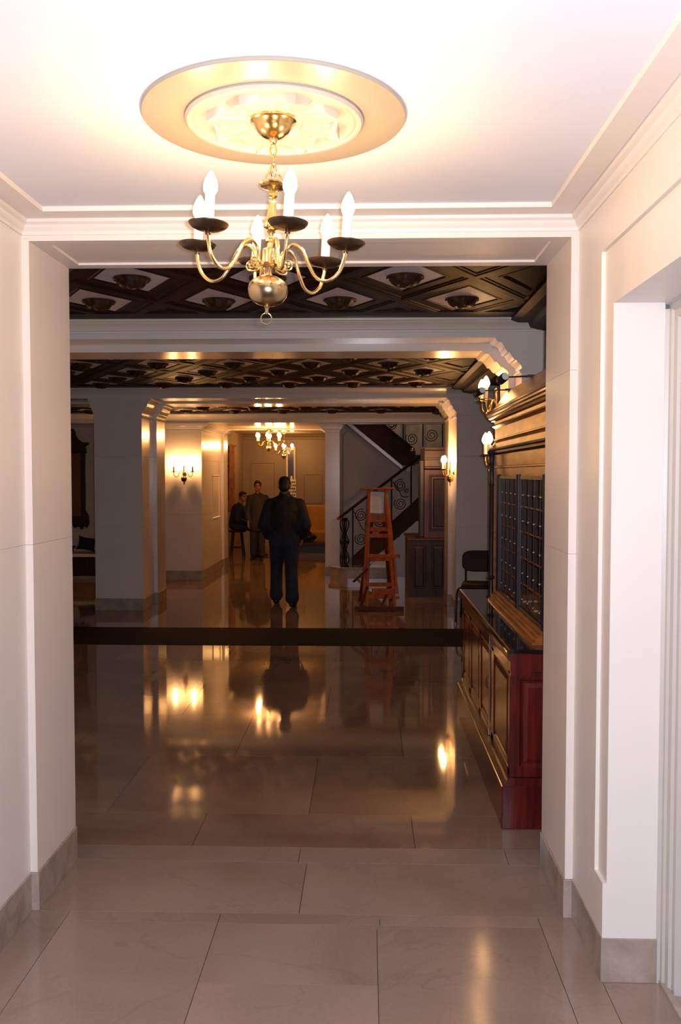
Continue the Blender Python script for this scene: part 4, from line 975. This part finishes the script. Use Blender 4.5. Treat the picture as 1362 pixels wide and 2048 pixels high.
# ================================================================== PEOPLE
def hand(mb, wrist, d, curl_to, side, s=1.0, spread_axis=None):
    """palm + five fingers. d: direction of the hand, curl_to: direction the fingers bend to"""
    w = Vector(wrist); d = Vector(d).normalized(); c = Vector(curl_to); c = (c - d*c.dot(d)).normalized(); l = d.cross(c).normalized()*side
    k = w + d*0.085*s
    for f in (-0.026,-0.009,0.009,0.026): mb.cap(w + d*0.01 + l*f*0.7*s, 0.014*s, k + l*f*s, 0.013*s, 8)
    for f, ln in ((-0.030,0.62),(-0.010,0.80),(0.010,0.88),(0.030,0.76)):
        L = 0.088*ln*s; p0 = k + l*f*s; p1 = p0 + (d*0.85 + c*0.3).normalized()*L*0.5; p2 = p1 + (d*0.5 + c*0.8).normalized()*L*0.32; p3 = p2 + (d*0.1 + c).normalized()*L*0.28
        mb.cap(p0, 0.0095*s, p1, 0.009*s, 8); mb.cap(p1, 0.009*s, p2, 0.0085*s, 8); mb.cap(p2, 0.0085*s, p3, 0.0075*s, 8)
    t0 = w + d*0.028*s + l*0.026*s; t1 = t0 + (d*0.6 + l*0.8 + c*0.3).normalized()*0.036*s; t2 = t1 + (d*0.85 + l*0.25 + c*0.4).normalized()*0.030*s
    mb.cap(t0, 0.013*s, t1, 0.011*s, 8); mb.cap(t1, 0.011*s, t2, 0.009*s, 8)
def head(mb, c, R, s=1.0):
    """head centred at c (middle of the skull+face), face towards local -Y of rotation R"""
    P = lambda x, y, z: Vector(c) + R @ Vector((x*s, y*s, z*s))
    e = R.to_euler()
    mb.ell(P(0,0.012,0.030), (0.074*s,0.092*s,0.086*s), 20, 14, e)
    mb.ell(P(0,-0.022,-0.030), (0.060*s,0.070*s,0.075*s), 18, 12, e)
    mb.ell(P(0,-0.055,-0.082), (0.028*s,0.026*s,0.024*s), 14, 9, e)          # chin
    mb.cap(P(0,-0.088,0.018), 0.009*s, P(0,-0.106,-0.018), 0.014*s, 10)        # nose
    mb.ell(P(0,-0.080,0.036), (0.044*s,0.014*s,0.010*s), 14, 8, e)           # brow
    for q in (-1, 1):
        mb.ell(P(q*0.077,0.006,-0.004), (0.009*s,0.020*s,0.031*s), 12, 8, e) # ears
        mb.ell(P(q*0.038,-0.062,-0.022), (0.022*s,0.018*s,0.022*s), 12, 8, e) # cheeks
    mb.ell(P(0,-0.087,-0.050), (0.024*s,0.010*s,0.010*s), 12, 8, e)          # lips
def face_bits(c, R, par, s=1.0):
    P = lambda x, y, z: Vector(c) + R @ Vector((x*s, y*s, z*s))
    for q in (-1, 1):
        MB().ell(P(q*0.030,-0.082,0.014), (0.011*s,0.007*s,0.006*s), 10, 6, R.to_euler()).build('eye', 'eye', par, smooth=True)
        MB().cap(P(q*0.016,-0.091,0.034), 0.004*s, P(q*0.046,-0.080,0.034), 0.003*s, 6).build('eyebrow', 'hair', par, smooth=True)
    MB().ell(P(0,-0.096,-0.051), (0.021*s,0.005*s,0.0065*s), 12, 6, R.to_euler()).build('mouth', 'lip', par, smooth=True)
def hair(c, R, par, s=1.0, low=0.0):
    P = lambda x, y, z: Vector(c) + R @ Vector((x*s, y*s, z*s)); e = R.to_euler(); m = MB()
    m.ell(P(0,0.022,0.046), (0.082*s,0.096*s,0.083*s), 20, 14, e)
    m.ell(P(0,0.048,0.005-low), (0.074*s,0.068*s,0.080*s), 18, 12, e)
    m.ell(P(0,-0.030,0.090), (0.060*s,0.048*s,0.030*s), 16, 10, e)
    for q in (-1, 1): m.ell(P(q*0.074,-0.004,0.030), (0.012*s,0.026*s,0.030*s), 10, 7, e)
    remeshed(m, 'hair', 'hair', par, 0.007, 2)
def shoe(par, a, yaw, m='shoe', L=0.27):
    R = Matrix.Rotation(yaw, 3, 'Z'); A = Vector(a); mb = MB()   # toe along local -Y
    P = lambda x, y, z: A + R @ Vector((x,y,z))
    mb.cap(P(0,0.04,0.042), 0.040, P(0,-0.13,0.034), 0.034, 12); mb.cap(P(-0.008,-0.08,0.034), 0.036, P(0.004,-0.17,0.030), 0.030, 12)
    mb.cap(P(0,0.03,0.05), 0.040, P(0,0.02,0.10), 0.042, 12)
    mb.v = [(v[0], v[1], max(v[2], 0.004)) for v in mb.v]
    return remeshed(mb, 'shoe', m, par, 0.008, 3)

# --- man walking away
def walking_man():
    t = tag(empty('person', (-1.07, 11.60, 0)), 'man in black jacket and blue jeans walking away across the lobby', 'person')
    RH = Matrix.Rotation(pi, 3, 'Z') @ Matrix.Rotation(radians(4), 3, 'X')
    hc = (0.0, 0.02, 1.548)
    b = MB(); head(b, hc, RH, 1.0)
    b.cap((0,0.0,1.40), 0.060, (0,0.01,1.50), 0.055)
    b.cap((0,0,1.05), 0.09, (0,0,1.26), 0.10); b.cap((-0.14,0,1.30), 0.05, (0.14,0,1.30), 0.05); b.cap((0,0,0.88), 0.09, (0,0,1.08), 0.09)
    hipz = 0.86
    KL, FL_ = (-0.12,0.16,0.47), (-0.125,0.16,0.08); KR, FR_ = (0.085,0.02,0.47), (0.11,-0.15,0.10)
    for hx, K, F in ((-0.09,KL,FL_),(0.09,KR,FR_)):
        b.cap((hx,0,hipz), 0.075, K, 0.055); b.cap(K, 0.055, F, 0.038)
    SL, EL, WL = (-0.19,0.0,1.31), (-0.27,-0.05,1.06), (-0.215,0.10,0.90)
    SR, ER, WR = (0.19,0.0,1.31), (0.275,-0.05,1.05), (0.225,0.08,0.88)
    for A, E_, Wq, sd in ((SL,EL,WL,1),(SR,ER,WR,-1)):
        b.cap(A, 0.05, E_, 0.042); b.cap(E_, 0.042, Wq, 0.028); hand(b, Wq, (0.12*sd,0.45,-0.9), (0.9*sd,0.2,0), -sd)
    remeshed(b, 'body', 'skin', t, 0.0065, 2)
    face_bits(hc, RH, t)
    hair(hc, RH, t, 1.0, 0.012)
    j = MB()
    j.cap((0,0.0,0.93), 0.165, (0,0,1.20), 0.178); j.cap((-0.05,0,1.24), 0.155, (0.05,0,1.24), 0.155); j.cap((-0.07,0,0.93), 0.14, (0.07,0,0.93), 0.14)
    j.cap((-0.08,0,1.10), 0.15, (0.08,0,1.10), 0.15)
    j.cap((-0.165,0.0,1.30), 0.085, (0,0,1.37), 0.085); j.cap((0.165,0.0,1.30), 0.085, (0,0,1.37), 0.085)
    j.cap((0,0.0,1.33), 0.105, (0,0.01,1.395), 0.092); j.cap((0,0.0,1.37), 0.09, (0,0.015,1.435), 0.078)      # collar
    for A, E_, Wq in ((SL,EL,WL),(SR,ER,WR)):
        j.cap(A, 0.085, E_, 0.078); j.cap(E_, 0.080, Wq, 0.062); j.ell((E_[0],E_[1],E_[2]-0.01), (0.076,0.08,0.09))
        j.cap(((A[0]+E_[0])/2, -0.05, 1.16), 0.07, ((A[0]+E_[0])/2*0.8, -0.03, 1.02), 0.07)
    j.v = [(v[0], v[1]*0.86, max(v[2], 0.845)) for v in j.v]
    remeshed(j, 'jacket', 'jacket', t, 0.012, 4)
    p = MB()
    p.cap((-0.07,0,0.90), 0.135, (0.07,0,0.90), 0.135); p.cap((-0.085,0,0.84), 0.115, (0.085,0,0.84), 0.115)
    for hx, K, F in ((-0.09,KL,FL_),(0.09,KR,FR_)):
        p.cap((hx,0,hipz-0.02), 0.115, K, 0.083); p.cap(K, 0.083, (F[0],F[1],0.16), 0.083); p.cap((F[0],F[1],0.17), 0.086, (F[0],F[1]+0.005,0.115), 0.090)
    p.v = [(v[0], v[1], max(v[2], 0.035)) for v in p.v]
    remeshed(p, 'jeans', 'jeans', t, 0.011, 3)
    shoe(t, (-0.125,0.16,0), pi); shoe(t, (0.115,-0.14,0), pi-0.12)
walking_man()

# --- man standing in long dark coat, facing the viewer
def coat_man():
    t = tag(empty('person', (-2.17, 17.80, 0)), 'man in long dark coat standing and facing the lobby in the far hall', 'person')
    t.scale = (0.88, 0.92, 1.0)
    RH = Matrix.Rotation(radians(6), 3, 'Z'); hc = (0.0, -0.015, 1.455)
    s = 0.96
    b = MB(); head(b, hc, RH, 1.0); b.cap((0,0,1.30), 0.056, (0,0,1.41), 0.052)
    b.cap((0,0,0.85), 0.09, (0,0,1.14), 0.10); b.cap((-0.13,0,1.20), 0.05, (0.13,0,1.20), 0.05)
    legs = (((-0.09,0,0.80),(-0.10,-0.03,0.44),(-0.11,0.02,0.08)), ((0.09,0,0.80),(0.09,-0.04,0.44),(0.10,-0.10,0.08)))
    for a, k, f in legs: b.cap(a, 0.08, k, 0.052); b.cap(k, 0.052, f, 0.036)
    arms = (((-0.18,0,1.22),(-0.245,0.02,0.96),(-0.20,-0.10,0.76),-1), ((0.18,0,1.22),(0.25,0.02,0.97),(0.24,-0.06,0.74),1))
    for A, E_, Wq, sd in arms: b.cap(A, 0.048, E_, 0.04); b.cap(E_, 0.04, Wq, 0.027); hand(b, Wq, (0,-0.15,-1), (-sd*0.8,-0.2,0), sd)
    remeshed(b, 'body', 'skin', t, 0.0065, 2); face_bits(hc, RH, t); hair(hc, RH, t, 1.0)
    j = MB(); j.cap((0,0,0.72), 0.19, (0,0,1.15), 0.165); j.cap((-0.05,0,0.66), 0.18, (0.05,0,0.66), 0.18)
    j.cap((0,0.0,1.22), 0.11, (0,0.01,1.30), 0.078); j.cap((-0.15,0,1.215), 0.078, (0,0,1.27), 0.082); j.cap((0.15,0,1.215), 0.078, (0,0,1.27), 0.082)
    j.cap((-0.05,-0.05,1.30), 0.028, (0.0,-0.10,1.16), 0.025); j.cap((0.05,-0.05,1.30), 0.028, (0.0,-0.10,1.16), 0.025)
    for A, E_, Wq, sd in arms: j.cap(A, 0.078, E_, 0.066); j.cap(E_, 0.066, Wq, 0.050)
    j.v = [(v[0], v[1]*0.82, max(v[2], 0.56)) for v in j.v]
    remeshed(j, 'coat', 'coat', t, 0.012, 3)
    p = MB()
    for a, k, f in legs: p.cap(a, 0.105, k, 0.080); p.cap(k, 0.080, (f[0],f[1],0.12), 0.072)
    remeshed(p, 'trousers', 'coat', t, 0.012, 3)
    shoe(t, (-0.11,0.0,0), -0.15); shoe(t, (0.10,-0.12,0), 0.1)
coat_man()

# --- seated man on a stool
def seated_man():
    ST = (-2.70, 18.62)
    s = tag(empty('wooden_stool', (ST[0], ST[1], 0)), 'dark wooden stool under the seated man in the far hall', 'stool')
    MB().lathe([(0.0005,0.50),(0.17,0.50),(0.18,0.51),(0.18,0.53),(0.17,0.54),(0.0005,0.54)], seg=24).build('seat', 'darkoak', s, smooth=True)
    for k in range(4):
        a = pi/4+k*pi/2; MB().tube([(0.12*cos(a),0.12*sin(a),0.50),(0.19*cos(a),0.19*sin(a),0.002)], 0.016, 8).build('leg', 'darkoak', s, smooth=True)
        b2 = a+pi/2; MB().tube([(0.165*cos(a),0.165*sin(a),0.18),(0.165*cos(b2),0.165*sin(b2),0.18)], 0.010, 6).build('stretcher', 'darkoak', s)
    t = tag(empty('person', (ST[0], ST[1], 0.0)), 'dark-haired person in navy jumper sitting on a stool, turned towards the lobby', 'person')
    RH = Matrix.Rotation(radians(38), 3, 'Z'); hc = (0.13, -0.03, 1.225); k_ = 0.95
    b = MB(); head(b, hc, RH, 0.98); b.cap((0.05,0,1.07), 0.052, (0.11,-0.01,1.18), 0.050)
    b.cap((-0.03,0,0.66), 0.09, (0.03,0,0.95), 0.10); b.cap((0.02,-0.13,1.02), 0.055, (0.06,0.12,1.02), 0.055)
    legs = (((0.0,-0.10,0.62),(0.38,-0.16,0.60),(0.36,-0.18,0.10)), ((0.0,0.09,0.62),(0.40,0.06,0.60),(0.42,0.05,0.10)))
    for a, q, f in legs: b.cap(a, 0.08, q, 0.054); b.cap(q, 0.054, f, 0.037)
    arms = (((0.03,-0.175,1.00),(0.03,-0.23,0.76),(0.24,-0.17,0.69),-1), ((0.06,0.17,1.00),(0.07,0.21,0.77),(0.28,0.10,0.70),1))
    for A, E_, Wq, sd in arms: b.cap(A, 0.046, E_, 0.04); b.cap(E_, 0.04, Wq, 0.027); hand(b, Wq, (1,0.1*-sd,-0.12), (0.1,0,-1), -sd)
    remeshed(b, 'body', 'skin', t, 0.0065, 2); face_bits(hc, RH, t, 0.98); hair(hc, RH, t, 0.98)
    j = MB(); j.cap((-0.03,0,0.66), 0.155, (0.03,0,0.95), 0.16); j.cap((0.03,-0.13,1.00), 0.075, (0.05,0,1.05), 0.075); j.cap((0.06,0.12,1.00), 0.075, (0.05,0,1.05), 0.075)
    for A, E_, Wq, sd in arms: j.cap(A, 0.072, E_, 0.062); j.cap(E_, 0.062, Wq, 0.045)
    j.v = [(v[0], v[1], max(v[2], 0.548)) for v in j.v]
    remeshed(j, 'jumper', 'navy', t, 0.012, 3)
    p = MB(); p.cap((-0.02,-0.07,0.65), 0.11, (-0.02,0.07,0.65), 0.11)
    for a, q, f in legs: p.cap((a[0],a[1],a[2]+0.01), 0.10, q, 0.078); p.cap(q, 0.078, (f[0],f[1],0.13), 0.068)
    p.v = [(v[0], v[1], max(v[2], 0.548) if v[0] < 0.22 else v[2]) for v in p.v]
    remeshed(p, 'jeans', 'jeans', t, 0.012, 3)
    shoe(t, (0.38,-0.18,0), radians(80)); shoe(t, (0.44,0.05,0), radians(95))
seated_man()
